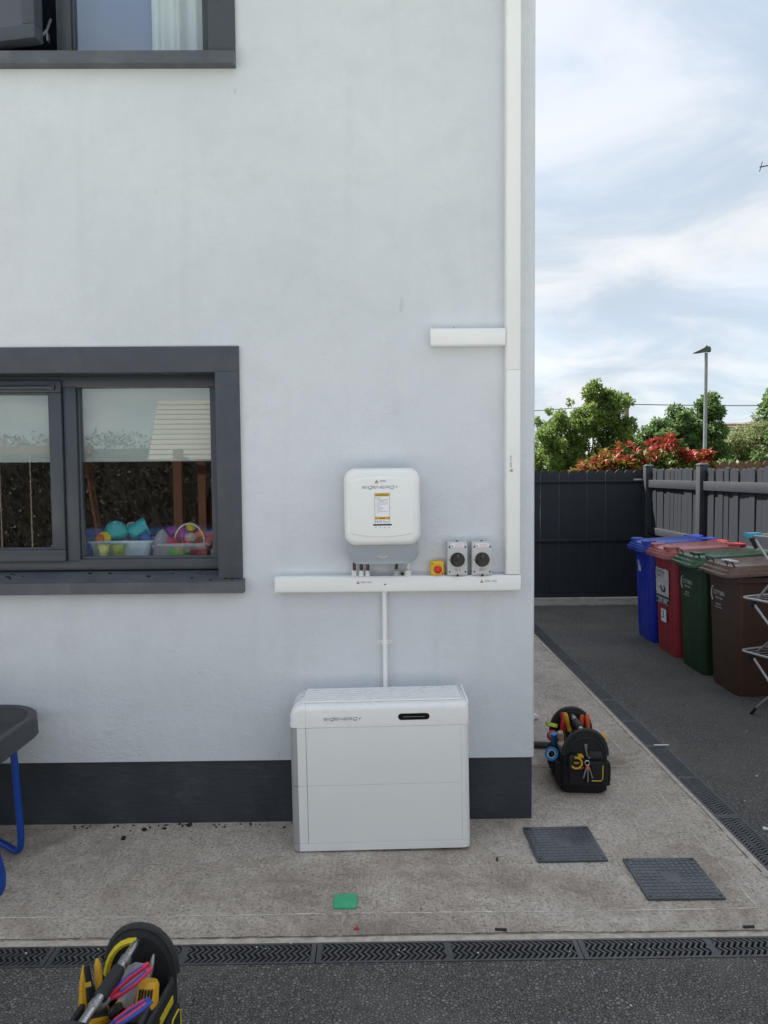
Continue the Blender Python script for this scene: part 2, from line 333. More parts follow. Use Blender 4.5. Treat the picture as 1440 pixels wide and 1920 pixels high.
def text(name, body, size, m, parent, mw, align='CENTER', kern=1.0, ext=.0003):
    cu = bpy.data.curves.new('t', 'FONT'); cu.body = body; cu.size = size; cu.align_x = align; cu.align_y = 'CENTER'; cu.extrude = ext; cu.space_character = kern; cu.resolution_u = 3
    ob = bpy.data.objects.new('t', cu); C.objects.link(ob)
    dg = bpy.context.evaluated_depsgraph_get(); me = bpy.data.meshes.new_from_object(ob.evaluated_get(dg))
    bpy.data.objects.remove(ob); bpy.data.curves.remove(cu)
    me.transform(mw); me.materials.clear(); me.materials.append(M[m]); me.name = name
    return link(name, me, parent)
FACE = RX(math.pi/2)                            # text in xz plane, facing -y

# stroke lettering for the maker's wordmark
GLY = {'S': (1, [[(1, 1), (.15, 1), (0, .86), (0, .64), (.15, .5), (.85, .5), (1, .36), (1, .14), (.85, 0), (0, 0)]]),
 'I': (.12, [[(.06, 0), (.06, .72)], [(.06, .9), (.06, 1)]]),
 'G': (1, [[(1, 1), (.15, 1), (0, .85), (0, .15), (.15, 0), (.85, 0), (1, .15), (1, .85), (.88, 1)], [(.8, 1), (1, 1.32)], [(.12, -.36), (1, -.36)]]),
 'E': (.9, [[(.9, 1), (.12, 1), (0, .88), (0, .12), (.12, 0), (.9, 0)], [(0, .5), (.82, .5)]]),
 'N': (1, [[(0, 0), (0, 1), (1, 0), (1, 1)]]), 'R': (1, [[(0, 0), (0, 1), (.85, 1), (1, .88), (1, .56), (.85, .44), (0, .44)], [(.5, .44), (1, 0)]]),
 'Y': (1, [[(0, 1), (.5, .5), (1, 1)], [(.5, .5), (.5, 0)]])}
def wordmark(parent, word, width, m, mw, thick=.13):
    adv = sum(GLY[c][0]+.32 for c in word)-.32; k = width/adv; h = .62; mb = MB(); x = 0
    for c in word:
        wd, st = GLY[c]
        for pl in st:
            for (a, b), (c2, d) in zip(pl[:-1], pl[1:]):
                A = Vector(((x+a)*k, b*h*k)); B = Vector(((x+c2)*k, d*h*k)); d_ = (B-A).normalized()*thick*k/2; n_ = Vector((-d_.y, d_.x)); A -= d_*.9; B += d_*.9
                mb.prism([tuple(A+n_), tuple(A-n_), tuple(B-n_), tuple(B+n_)], 0, -.0006, mw @ T(-width/2, 0, -h*k/2))
        x += wd+.32
    return mb.build('lettering', m, parent, smooth=0)

# ================================================================== SETTING
def struct(o): o['kind'] = 'structure'; return o
g = MB(); g.quad((-300, -300, -.16), (300, -300, -.16), (300, 500, -.16), (-300, 500, -.16)); struct(g.build('ground', 'grass', smooth=0))
slab0 = MB(); slab0.box((-12, -9.9, -.155), (9, -3.002, -.004)); struct(slab0.build('bounce_slab', 'bounce_pale', smooth=0))  # unseen pale slab added behind the camera to bounce sunlight at the facade
# asphalt drive, cut round the path and drains
def slab(name, xs, m, z0, z1):
    b = MB()
    for (x0, y0, x1, y1) in xs: b.box((x0, y0, z0), (x1, y1, z1))
    return struct(b.build(name, m, smooth=0))
slab('driveway', [(-7, -3.0, 1.605, -1.015), (1.605, -3.0, 3.55, -1.015), (1.728, -1.015, 3.55, 6.9)], 'asphalt', -.15, -.006)
# concrete path, L-shaped round the house corner
PZ = 0.0
slab('path', [(-7, -.872, .755, .3), (.755, -.872, 1.575, 6.3)], 'brushed_concrete', -.14, PZ)
slab('mortar_bed', [(-7, -.905, 1.575, -.872), (1.575, -.905, 1.605, 6.3)], 'mortar', -.14, -.004)
slab('gate_threshold', [(.76, 5.62, 1.575, 5.621), (1.728, 5.64, 3.5, 6.25)], 'concrete_step', -.004, .012)
# trowelled margin lines and crack on the path
pl = MB()
def wob(a, b, wd, z, amp=.004, seg=60, gap=.12):
    A = Vector(a); B = Vector(b); n_ = Vector((-(B-A).y, (B-A).x)).normalized(); pts = []
    ph = random.random()*9
    for i in range(seg+1):
        t_ = i/seg; p = A.lerp(B, t_); o_ = amp*(math.sin(t_*17+ph)+.6*math.sin(t_*53+ph*2)+.5*random.uniform(-1, 1)); pts.append((p+n_*o_, wd*random.uniform(.35, 1.2)))
    for (p, wa), (q, wb) in zip(pts[:-1], pts[1:]):
        if random.random() < gap: continue
        pl.quad((*(p-n_*wa/2), z), (*(q-n_*wb/2), z), (*(q+n_*wb/2), z), (*(p+n_*wa/2), z))
wob((-3, -.735), (1.42, -.745), .006, .0016, .002, 150, .10); wob((1.43, -.74), (1.45, 5.0), .005, .0016, .002, 120, .2)
pl.build('trowel_line', 'light_line', bpy.data.objects['path'], smooth=0)
pl = MB(); wob((-3, -.868), (1.57, -.874), .0045, .0012, .003, 220, .12); wob((1.572, -.87), (1.576, 5.5), .005, .0012, .004, 220, .08); wob((.77, .62), (1.57, .60), .003, .0012, .004, 30, .2)
pl.build('crack', 'crack_dark', bpy.data.objects['path'], smooth=0)

# ------------------------------------------------------------------ drain channels
def grate_mesh(L, W, n, m):
    b = MB(); e = .009
    b.box((0, 0, -.02), (L, e, 0)); b.box((0, W-e, -.02), (L, W, 0)); b.box((0, e, -.02), (.016, W-e, 0)); b.box((L-.016, e, -.02), (L, W-e, 0))
    pitch = (L-.032)/n; a = pitch*1.0; t_ = pitch*.46
    vs = [e-.001, e+(W-2*e)*.28, e+(W-2*e)*.5, e+(W-2*e)*.78, W-e+.001]; of = [0, 1, .15, 1.1, .1]
    for i in range(-1, n+1):
        x = .016+i*pitch; lo = lambda q: min(max(q, .0155), L-.0155)
        top = [[(lo(x+o_*a-t_/2), v_, -.0015) for v_, o_ in zip(vs, of)], [(lo(x+o_*a+t_/2), v_, -.0015) for v_, o_ in zip(vs, of)]]
        bot = [[(p[0], p[1], -.016) for p in r] for r in top]
        k = b.bm
        V = [[k.verts.new(p) for p in r] for r in top+bot]
        for j in range(4):
            k.faces.new((V[0][j], V[1][j], V[1][j+1], V[0][j+1])); k.faces.new((V[0][j], V[0][j+1], V[2][j+1], V[2][j])); k.faces.new((V[1][j+1], V[1][j], V[3][j], V[3][j+1]))
    b.box((L*.5-.012, e, -.0155), (L*.5+.012, W-e, -.0011))
    o = b.build('drain_grate', m, smooth=0); return o
g0 = grate_mesh(.912, .11, 42, 'drain_black')
chain = ['behind the near tool bag', 'right of the near tool bag, below the green cover', 'below the two square covers', 'in the path corner']
xs = [-2.05, -1.134, -.218, .697]; XL = ['running out of the picture at left', 'passing behind the near tool bag', 'in front of the battery cabinet', 'ending below the two square covers']
for i, x in enumerate(xs):
    o = g0 if i == 0 else g0.copy()
    if i: C.objects.link(o)
    o.location = (x, -1.015, -.003); o.rotation_euler = (0, 0, 0)
    tag(o, 'black chevron slotted drain grate along the front path, '+XL[i], 'drain grate', 'drain grates')
for j in range(2):
    o = g0.copy(); C.objects.link(o); o.location = (-2.966-.916*j, -1.015, -.003); tag(o, 'black chevron slotted drain grate beyond the left edge of the picture, '+('nearer' if j == 0 else 'farther')+' one', 'drain grate', 'drain grates')
g1 = grate_mesh(.912, .12, 42, 'drain_dusty')
YL = ['nearest the camera', 'beside the second square cover', 'beside the corner of the plinth', 'beside the tool bag on the path', 'with the white offcut lying on it', 'level with the brown bin', 'level with the red bin', 'closest to the gate']
for j in range(7):
    o = g1 if j == 0 else g1.copy()
    if j: C.objects.link(o)
    o.location = (1.726, -.90+.916*j, -.003); o.rotation_euler = (0, 0, math.pi/2)
    tag(o, 'dusty grey slotted drain grate along the side path, number %s from the front' % ['one', 'two', 'three', 'four', 'five', 'six', 'seven'][j], 'drain grate', 'drain grates')
slab('drain_channel', [(-7, -1.014, 1.604, -.906), (1.606, -1.014, 1.727, 6.3)], 'channel_dark', -.14, -.075)

# ------------------------------------------------------------------ house
house = thing('house', 'two storey house with pale grey rendered wall, dark plinth and grey window surrounds', 'house')
XC = .738; HE = 4.98
OPS = [(-2.20, -.731, 1.165, 2.119), (-2.20, -.731, 3.50, 4.62)]       # window openings x0,x1,z0,z1
def wall_front():
    b = MB(); k = b.bm; r = .016
    X = sorted({-6.3, XC-r, *[q for o in OPS for q in o[:2]]}); Z = sorted({.302, HE, *[q for o in OPS for q in o[2:]]})
    for x0, x1 in zip(X[:-1], X[1:]):
        for z0, z1 in zip(Z[:-1], Z[1:]):
            if any(o[0] <= x0 and x1 <= o[1] and o[2] <= z0 and z1 <= o[3] for o in OPS): continue
            b.quad((x0, 0, z0), (x1, 0, z0), (x1, 0, z1), (x0, 0, z1))
    for (x0, x1, z0, z1) in OPS:
        for p, q in (((x0, z0), (x1, z0)), ((x1, z0), (x1, z1)), ((x1, z1), (x0, z1)), ((x0, z1), (x0, z0))):
            b.quad((p[0], 0, p[1]), (q[0], 0, q[1]), (q[0], .3, q[1]), (p[0], .3, p[1]))
    arc = [(XC-r+r*math.sin(a), r-r*math.cos(a)) for a in [math.pi/2*i/5 for i in range(6)]]+[(XC, 9.0), (-6.3, 9.0)]
    for (xa, ya), (xb, yb) in zip(arc[:-1], arc[1:]):
        # uneven trowelled corner: split in height
        N = 40 if abs(yb-ya) < .1 else 1
        for i in range(N):
            za, zb = .302+(HE-.302)*i/N, .302+(HE-.302)*(i+1)/N
            b.quad((xa, ya, za), (xb, yb, za), (xb, yb, zb), (xa, ya, zb))
    b.quad((-6.3, 0, .302), (XC, 0, .302), (XC, .03, .302), (-6.3, .03, .302)); b.quad((XC, 0, .302), (XC, 9, .302), (XC-.03, 9, .302), (XC-.03, 0, .302))
    bmesh.ops.remove_doubles(k, verts=k.verts, dist=.0004)
    b.build('wall', 'render_wall', house, smooth=40)
    xm = (-6.3+XC)/2; zr = HE+1.7; e = .06
    rf = MB(); k = rf.bm; A = [k.verts.new(p) for p in ((-6.3-e, -e, HE), (XC+e, -e, HE), (XC+e, 9+e, HE), (-6.3-e, 9+e, HE))]; Rg = [k.verts.new((xm, 3.4, zr)), k.verts.new((xm, 5.6, zr))]
    for f_ in ((A[0], A[1], Rg[0]), (A[1], A[2], Rg[1], Rg[0]), (A[2], A[3], Rg[1]), (A[3], A[0], Rg[0], Rg[1]), (A[3], A[2], A[1], A[0])): k.faces.new(f_)
    rf.build('roof', 'roof_slate', house, smooth=0)
wall_front()
b = MB(); b.box((-6.29, .011, -.12), (XC-.010, 8.99, .306)); b.build('plinth', 'plinth_paint', house, smooth=0)
b = MB()
for (z0, z1, nm) in ((.2, 2.5, 1), (2.8, 4.9, 2)):
    x0, x1, y0, y1 = -4.2, -.15, .301, 3.6
    P = lambda x, y, z: (x, y, z)
    rm = MB()
    rm.quad((x0, y1, z0), (x1, y1, z0), (x1, y1, z1), (x0, y1, z1)); rm.quad((x0, y0, z0), (x0, y1, z0), (x0, y1, z1), (x0, y0, z1)); rm.quad((x1, y0, z0), (x1, y1, z0), (x1, y1, z1), (x1, y0, z1)); rm.quad((x0, y0, z1), (x1, y0, z1), (x1, y1, z1), (x0, y1, z1))
    o_ = OPS[nm-1]
    for (a, b_, c, d) in ((x0, o_[0], z0, z1), (o_[1], x1, z0, z1), (o_[0], o_[1], z0, o_[2]), (o_[0], o_[1], o_[3], z1)): rm.quad((a, y0, c), (b_, y0, c), (b_, y0, d), (a, y0, d))
    rm.quad((x0, y0, z0), (x1, y0, z0), (x1, y1, z0), (x0, y1, z0))
    rm.build('room_lining', 'room_dark' if nm == 1 else 'room_wall', house, smooth=0)
def frame_rect(b, x0, x1, z0, z1, t_, y0, y1, bev=.004):    # four mitred-looking bars
    b.box((x0, y0, z0), (x1, y1, z0+t_), bev); b.box((x0, y0, z1-t_), (x1, y1, z1), bev); b.box((x0, y0, z0+t_-.001), (x0+t_, y1, z1-t_+.001), bev); b.box((x1-t_, y0, z0+t_-.001), (x1, y1, z1-t_+.001), bev)
# lower window
sr = MB()
sr.box((-.731, -.016, 1.170), (-.621, .0, 2.119), .003); sr.box((-2.31, -.016, 2.119), (-.621, .0, 2.233), .003); sr.box((-2.31, -.016, 1.170), (-2.20, .0, 2.119), .003)
# painted reveal
sr.box((-.7312, -.015, 1.172), (-.7285, .20, 2.1188)); sr.box((-2.2, -.015, 2.1165), (-.7312, .20, 2.1205)); sr.box((-2.2015, -.015, 1.172), (-2.199, .20, 2.116))
sr.build('window_surround', 'surround_paint', house)
def sill(z0, z1, zb):
    s_ = MB(); s_.loft([[(x, y, z) for y, z in ((-.05, z0), (-.05, z1), (-.046, z1+.002), (.155, zb), (.155, z0))] for x in (-2.325, -.612)])
    return s_
sill(1.104, 1.156, 1.198).build('window_sill', 'sill_paint', house, smooth=20)
sc_ = MB()
for i in range(26):
    x = random.choice([random.uniform(-.98, -.64), random.uniform(-1.9, -1.66), random.uniform(-1.9, -.64)]); y = random.uniform(-.03, .10); r = random.uniform(.002, .006); z = 1.157+(y+.046)*.205
    sc_.box((x-r*1.4, y-r, z-.001), (x+r*1.4, y+r, z+r*1.1), 0, T(x, y, z) @ RZ(random.random()*6) @ T(-x, -y, -z))
sc_.build('sill_dirt', 'soil', smooth=0, kind='stuff')
win = MB(); YF = .105
frame_rect(win, -2.20, -.7315, 1.197, 2.1165, .052, YF, .175)
win.box((-1.474, YF-.003, 1.240), (-1.413, .173, 2.07), .004); wo = win.build('window', 'frame_grey', house)
b = MB()   # glazing beads round the fixed pane
for q in (0,): frame_rect(b, -1.4135, -.7505, 1.2480, 2.083, .013, YF+.012, .150, .003)
b.build('glazing_bead', 'frame_grey', wo)
b = MB(); frame_rect(b, -2.175, -1.476, 1.240, 2.098, .058, YF-.018, .135, .006); b.build('sash', 'frame_grey', wo)
b = MB(); frame_rect(b, -2.122, -1.529, 1.293, 2.045, .014, YF-.006, .13, .003); b.build('glazing_bead', 'frame_grey', wo)
b = MB(); b.tube([(-2.15, YF-.030, 2.062), (-1.51, YF-.030, 2.062)], .010, 10); b.box((-1.53, YF-.036, 2.05), (-1.50, YF-.016, 2.075), .003); b.build('trickle_vent', 'frame_grey', wo)
b = MB(); b.box((-1.402, .135, 1.259), (-.752, .139, 2.073)); b.build('pane', 'window_glass', wo, smooth=0)
b = MB(); b.box((-2.11, .118, 1.305), (-1.541, .122, 2.033)); b.build('pane', 'window_glass', wo, smooth=0)
# inner board
b = MB(); b.box((-2.19, .178, 1.20), (-.742, .46, 1.225), .004); b.build('inner_sill', 'sill_inner', house)
# upper window
sr = MB(); sr.box((-.731, -.016, 3.524), (-.612, .0, 4.62), .003); sr.box((-2.31, -.016, 4.62), (-.612, .0, 4.73), .003); sr.box((-2.31, -.016, 3.524), (-2.2, .0, 4.62), .003)
sr.box((-.7312, -.015, 3.526), (-.7285, .20, 4.6188)); sr.box((-2.2, -.015, 4.6165), (-.7312, .20, 4.6205)); sr.build('window_surround', 'surround_paint', house)
sill(3.468, 3.521, 3.545).build('window_sill', 'sill_paint', house, smooth=20)
win = MB(); frame_rect(win, -2.2, -.7315, 3.535, 4.6165, .052, YF, .175); win.box((-1.452, YF-.003, 3.58), (-1.385, .173, 4.57), .004); wu = win.build('window', 'frame_grey', house)
b = MB(); frame_rect(b, -1.386, -.7505, 3.580, 4.57, .013, YF+.012, .15, .003); b.build('glazing_bead', 'frame_grey', wu)
b = MB(); b.box((-1.375, .135, 3.592), (-.752, .139, 4.56)); b.build('pane', 'window_glass', wu, smooth=0)
mo = T(-2.19, YF-.006, 0) @ RZ(-R(11))
b = MB(); frame_rect(b, 0, .735, 3.565, 4.58, .062, -.035, .03, .006); b.bm.transform(mo); b.build('sash', 'frame_grey', wu)
b = MB(); b.box((.06, -.004, 3.62), (.675, 0, 4.52)); b.bm.transform(mo); b.build('pane', 'window_glass', wu, smooth=0)
b = MB(); b.box((-1.478, .05, 3.62), (-1.472, .08, 3.66), .002); b.tube([(-1.49, .0, 3.60), (-1.478, .06, 3.67), (-1.476, .10, 3.74)], .006, 6); b.build('stay', 'steel_dull', wu)

# ------------------------------------------------------------------ indoors, seen through the panes
bl = thing('roller_blind', 'cream roller blind half lowered behind the downstairs window', 'blind', (-1.47, .182, 1.72))
b = MB(); b.box((-.72, -.001, .008), (.715, .001, .40)); b.build('fabric', 'blind_cream', bl, smooth=0)
b = MB(); b.box((-.722, -.006, -.006), (.717, .006, .016), .004); b.build('bottom_bar', 'blind_cream', bl)
cu = MB(); pts = []
for i in range(61): t_ = i/60; x = -1.05+.33*t_; pts.append((x, .222+.022*math.sin(t_*26+.4)+.012*math.sin(t_*11)))
cu.loft([[(x, y, 3.3) for x, y in pts], [(x*1.0, y, 4.75) for x, y in pts]], cap=False, closed=False)
tag(cu.build('curtain', 'curtain_white', smooth=80), 'white curtain hanging at the right of the upstairs window', 'curtain')
b = MB(); b.box((-1.42, .262, 3.40), (-.76, .266, 4.80)); bb_ = b.build('pane_tone_sheet', 'pane_tone_blue', smooth=0); tag(bb_, 'plain dusty blue blind lowered behind the upstairs window', 'blind')  # added sheet; its blue stands in for the glass's bluish brightness
IS = 1.226
def tub(name, label, x, y, hx, hy, h, m, rim=.008, z=IS, taper=.85):
    t_ = thing(name, label, 'storage tub', (x, y, z))
    b = MB(); b.loft([rr(0, 0, hx*taper, hy*taper, .02, .001), rr(0, 0, hx, hy, .025, h), rr(0, 0, hx-.003, hy-.003, .022, h), rr(0, 0, hx*taper-.003, hy*taper-.003, .018, .004)]); b.build('tub_body', m, t_)
    b = MB(); b.loft([rr(0, 0, hx+rim, hy+rim, .03, h-.012), rr(0, 0, hx+rim, hy+rim, .03, h), rr(0, 0, hx-.004, hy-.004, .022, h), rr(0, 0, hx-.004, hy-.004, .022, h-.012), rr(0, 0, hx+rim, hy+rim, .03, h-.012)], cap=False); b.build('rim', m, t_)
    return t_
def blob(name, label, cat, prof, m, loc, rot=(0, 0, 0), n=18, group=None, wob_=0):
    b = MB(); b.lathe(prof, n)
    if wob_:
        for v in b.bm.verts: q = v.co*38; v.co *= 1+wob_*(math.sin(q.x+loc[0]*50)+math.sin(q.y*1.3+1)+math.sin(q.z*1.1+loc[0]*31))/3
    o = b.build(name, m, None, loc, smooth=50); o.rotation_euler = rot; return tag(o, label, cat, group)
def ball(r, sq=1): return [(max(.0005, r*math.sin(math.pi*i/10)), -r*sq*math.cos(math.pi*i/10)) for i in range(11)]
tub('storage_tub', 'pale blue storage tub at the left of the window pane', -1.27, .30, .155, .075, .10, 'toy_pale')
tub('storage_tub', 'clear toy tub on the right of the indoor sill', -.96, .29, .13, .07, .085, 'clear_tub')
b = MB(); b.box((-1.62, .62, .9), (-.55, .95, 1.36), .02); tag(b.build('toy_chest', 'toy_blue'), 'large blue toy chest standing in the room behind the sill', 'chest')
blob('toy_fish', 'teal see-through plastic toy piled on the pale blue tub', 'toy', ball(.055, .9), 'toy_teal', (-1.30, .29, 1.375), wob_=.45); blob('toy_cup', 'turquoise plastic cup lying beside the teal toy', 'toy', [(.03, -.05), (.045, -.03), (.05, .04), (.043, .045), (.001, .03)], 'toy_teal', (-1.19, .30, 1.365), (0, 1.1, .4), wob_=.2)
blob('toy_bucket', 'small lime plastic cup hanging in front of the blue tub', 'toy', [(.022, 0), (.03, .055), (.033, .06), (.028, .06), (.02, .005)], 'toy_lime', (-1.335, .20, 1.252)); blob('toy_bucket', 'lime green plastic beaker next to the small lime cup', 'toy', [(.02, 0), (.032, .06), (.034, .066), (.028, .066), (.018, .005)], 'clear_lime', (-1.265, .205, 1.243))
blob('toy_ball', 'pink toy ball in the clear tub', 'toy', ball(.035), 'toy_pink', (-.945, .27, 1.295)); blob('toy_ball', 'pale pink ball near the peaked clear bag', 'toy', ball(.026), 'toy_pink', (-1.02, .26, 1.315))
tub('storage_tub', 'lilac see-through tub in the middle of the indoor sill', -1.075, .33, .06, .05, .115, 'clear_lilac')
blob('toy_ball', 'purple toy ball under the white hoop handle', 'toy', ball(.045), 'toy_purple', (-.965, .33, 1.345), wob_=.35); blob('toy_ball', 'small yellow ball on top of the toy pile', 'toy', ball(.026), 'toy_yellow', (-.935, .31, 1.385)); blob('toy_ball', 'orange ball at the right of the toy pile', 'toy', ball(.028), 'toy_orange', (-.895, .32, 1.35), wob_=.4)
blob('toy_block', 'green toy shape at the bottom of the clear tub', 'toy', [(.03, 0), (.04, .02), (.035, .05), (.001, .05)], 'toy_green', (-1.00, .25, 1.232)); blob('toy_bowl', 'dark pink toy bowl at the bottom right of the clear tub', 'toy', [(.025, 0), (.055, .05), (.05, .05), (.02, .006)], 'toy_pink', (-.885, .25, 1.232))
blob('toy_dome', 'clear crumpled plastic wrap in the middle of the toys', 'toy', [(.05, 0), (.045, .05), (.02, .10), (.002, .125)], 'clear_tub', (-1.065, .27, 1.25), wob_=.3); 
for k, (nm, lb, pf, m_, lc, ro) in enumerate((
        ('toy_cone', 'lilac toy cone behind the pale blue tub', [(.03, 0), (.022, .04), (.004, .09)], 'toy_purple', (-1.385, .37, 1.30), (.2, .1, 0)),
        ('toy_cup', 'white toy cup between the two teal toys', [(.018, 0), (.026, .05), (.022, .05), (.014, .006)], 'toy_white', (-1.245, .34, 1.35), (.5, .3, 0)),
        ('toy_ring', 'yellow toy ring at the rim of the pale blue tub', [(.012, -.006), (.03, -.004), (.03, .006), (.012, .006)], 'toy_yellow', (-1.35, .25, 1.335), (1.2, .2, 0)),
        ('toy_block', 'orange toy brick on the edge of the pale blue tub', [(.012, 0), (.02, .004), (.02, .03), (.008, .034)], 'toy_orange', (-1.385, .25, 1.33), (.3, 1.3, 0)),
        ('toy_cup', 'blue toy cup inside the pale blue tub', [(.022, 0), (.03, .06), (.026, .06), (.016, .006)], 'toy_blue', (-1.14, .27, 1.315), (.4, -.5, 0)),
        ('toy_shell', 'silver grey shell toy under the yellow ball', [(.004, -.03), (.03, -.012), (.032, .01), (.006, .03)], 'toy_grey', (-.925, .27, 1.335), (.6, .2, .3)),
        ('toy_cup', 'green toy cup next to the dark pink bowl', [(.018, 0), (.03, .045), (.025, .045), (.014, .006)], 'toy_green', (-.945, .235, 1.235), (.2, .2, 0)),
        ('toy_cone', 'red toy cone at the right end of the clear tub', [(.026, 0), (.02, .03), (.003, .075)], 'toy_pink', (-.855, .30, 1.29), (-.3, .4, 0)),
        ('toy_jug', 'pale pink toy jug at the right of the window', [(.026, 0), (.034, .03), (.024, .06), (.028, .075), (.022, .075), (.015, .05)], 'toy_white', (-.80, .27, 1.232), (0, .2, 0)),
        ('toy_block', 'purple toy brick by the white hoop handle', [(.012, 0), (.024, .004), (.024, .034), (.008, .038)], 'toy_purple', (-1.03, .30, 1.35), (.7, .3, 0)))):
    blob(nm, lb, 'toy', pf, m_, lc, ro, 11, wob_=.18)
b = MB(); b.tube([(.075*math.cos(a), 0, .10*math.sin(a)) for a in [math.pi*i/20 for i in range(21)]], .004, 6); tag(b.build('hoop_handle', 'toy_white', None, (-.935, .27, 1.305)), 'white hoop handle arching over the toys', 'handle')
b = MB(); b.prism([(0, 0), (.10, 0), (.10, .14), (.085, .15)], 0, .05); tag(b.build('toy_slide', 'toy_pale', None, (-1.64, .21, 1.226)), 'pale blue wedge shaped toy at the left pane corner', 'toy')
b = MB(); b.tube([(-.20+i*.02, .02*math.sin(i*1.9), .03+.018*math.sin(i*1.3)) for i in range(14)], [.02+.012*math.sin(i*2.1) for i in range(14)], 8); tag(b.build('cloth_bundle', 'toy_grey', None, (-1.86, .30, 1.226)), 'crumpled grey cloth on the sill behind the left pane', 'cloth')

# ================================================================== EQUIPMENT ON THE WALL
def sticker(par, x, z, y, s=1., vert=False, big=False):
    m_ = T(x, y, z) @ (RY(-math.pi/2) if vert else Matrix.Identity(4))
    b = MB(); b.box((-.043*s, -.0006, -.0105*s), (.043*s, 0, .0105*s), 0, m_); st = b.build('warning_sticker', 'pvc_white' if not big else 'sticker_white', par, smooth=0)
    def tri(k, y0, y1, mm, nm):
        t_ = MB(); t_.prism([(-.041*s-k*.0, -.008*s), (-.024*s, -.008*s), (-.0325*s, .0075*s)] if k == 0 else [(-.0375*s, -.0062*s), (-.0275*s, -.0062*s), (-.0325*s, .0035*s)], y0, y1, m_); t_.build(nm, mm, st, smooth=0)
    tri(0, -.0006, -.0010, 'print_black', 'warning_triangle'); tri(1, -.0010, -.0013, 'warn_yellow', 'triangle_field')
    p_ = MB()
    for (a, c, d) in ((-.018, .008, .0028), (-.019, .012, -.0022)): p_.box((a*s, -.001, (d-.0011)*s), (c*s*.9, -.0006, (d+.0011)*s), 0, m_)
    p_.build('print', 'print_grey', st, smooth=0)
    if not big: text('lettering', 'NCE', .0125*s, 'print_navy', st, m_ @ T(.027*s, -.0007, 0) @ FACE)
    return st
t_ = thing('cable_trunking', 'white vertical cable trunking running up the wall near the house corner', 'trunking', (.627, 0, 1.177))
b = MB(); b.box((-.0335, -.052, .0015), (.0325, -.0005, 3.6), .002); b.build('trunking_base', 'pvc_side', t_)
for z0, z1 in ((.0035, .933), (.9345, 3.6)):
    b = MB(); b.box((-.0295, -.0575, z0), (.0315, -.0505, z1), .0025); b.build('trunking_lid', 'pvc_white', t_)
sticker(t_, -.012, .51, -.0575, .95, True)
t_ = thing('cable_trunking', 'short white trunking stub branching left from the vertical trunking', 'trunking', (.42, 0, 2.222))
b = MB(); b.box((-.166, -.052, 0), (.1725, -.0005, .078), .002); b.build('trunking_base', 'pvc_side', t_)
b = MB(); b.box((-.164, -.059, .0035), (.1715, -.0505, .0745), .0025); b.build('trunking_lid', 'pvc_white', t_)
b = MB(); b.box((-.1675, -.0598, .001), (-.160, -.012, .077), .002); b.build('end_cap', 'pvc_white', t_)
b = MB(); b.box((-.068, -.03, .077), (-.050, -.012, .082), .001); b.prism([(-.066, .081), (-.052, .081), (-.060, .089)], -.027, -.016); tag(b.build('fixing_lug', 'steel_dull', None, (.42, 0, 2.222)), 'small grey metal lug on top of the trunking stub', 'fixing')
t_ = thing('cable_trunking', 'long white horizontal trunking under the inverter and switches', 'trunking', (.1, 0, 1.105))
b = MB(); b.box((-.565, -.056, 0), (.562, -.0005, .0715), .002); b.build('trunking_base', 'pvc_side', t_)
b = MB(); b.box((-.562, -.0625, .0035), (.560, -.0545, .068), .0025); b.build('trunking_lid', 'pvc_white', t_)
b = MB(); b.box((-.567, -.0632, .001), (-.558, -.01, .0705), .002); b.build('end_cap', 'pvc_white', t_)
sticker(t_, -.158, .046, -.0625, .85); sticker(t_, .412, .046, -.0625, .95)
b = MB(); b.lathe([(.0035, 0), (.0035, .003), (.001, .004)], 10, T(-.062, -.0625, .035) @ RX(math.pi/2)); b.build('screw', 'print_black', t_)
# conduit + saddle
cd_ = thing('conduit', 'thin white conduit pipe between the trunking and the battery cabinet', 'conduit', (.036, -.022, .64))
b = MB(); b.cyl((0, 0, -.03), (.0, 0, .466), .0115, n=18); b.build('pipe', 'pvc_white', cd_)
b = MB(); b.lathe([(.0115, .452), (.0145, .452), (.0145, .466), (.0115, .466)], 18); b.build('adaptor', 'pvc_white', cd_)
sdl = MB(); sdl.loft([rrxz(0, 0, .031, .0085, .0084, y, 5) for y in (.0215, .012)]); sdl.lathe([(.0118, -.009), (.0148, -.008), (.0148, .008), (.0118, .009)], 18)
sd_ = sdl.build('pipe_saddle', 'pvc_white', cd_, (0, 0, .222))
for s_ in (-1, 1): b = MB(); b.lathe([(.0028, 0), (.0028, .0015), (.001, .002)], 8, T(s_*.0215, .012, 0) @ RX(math.pi/2)); b.build('screw', 'steel_dull', sd_)

# inverter
inv = thing('inverter', 'white rounded square inverter on the wall above the long trunking', 'inverter', (.027, -.022, 1.4985), rot=(0, -R(.4), 0))
b = MB(); prof = [(.150, .05, 0), (.168, .05, -.004), (.1695, .05, -.03), (.1705, .052, -.085), (.169, .052, -.105), (.164, .052, -.119), (.156, .05, -.128), (.147, .045, -.132)]
b.loft([rrxz(0, 0, h, h*1.015, r, y, 10) for h, r, y in prof]); b.build('housing', 'device_white', inv, smooth=60)
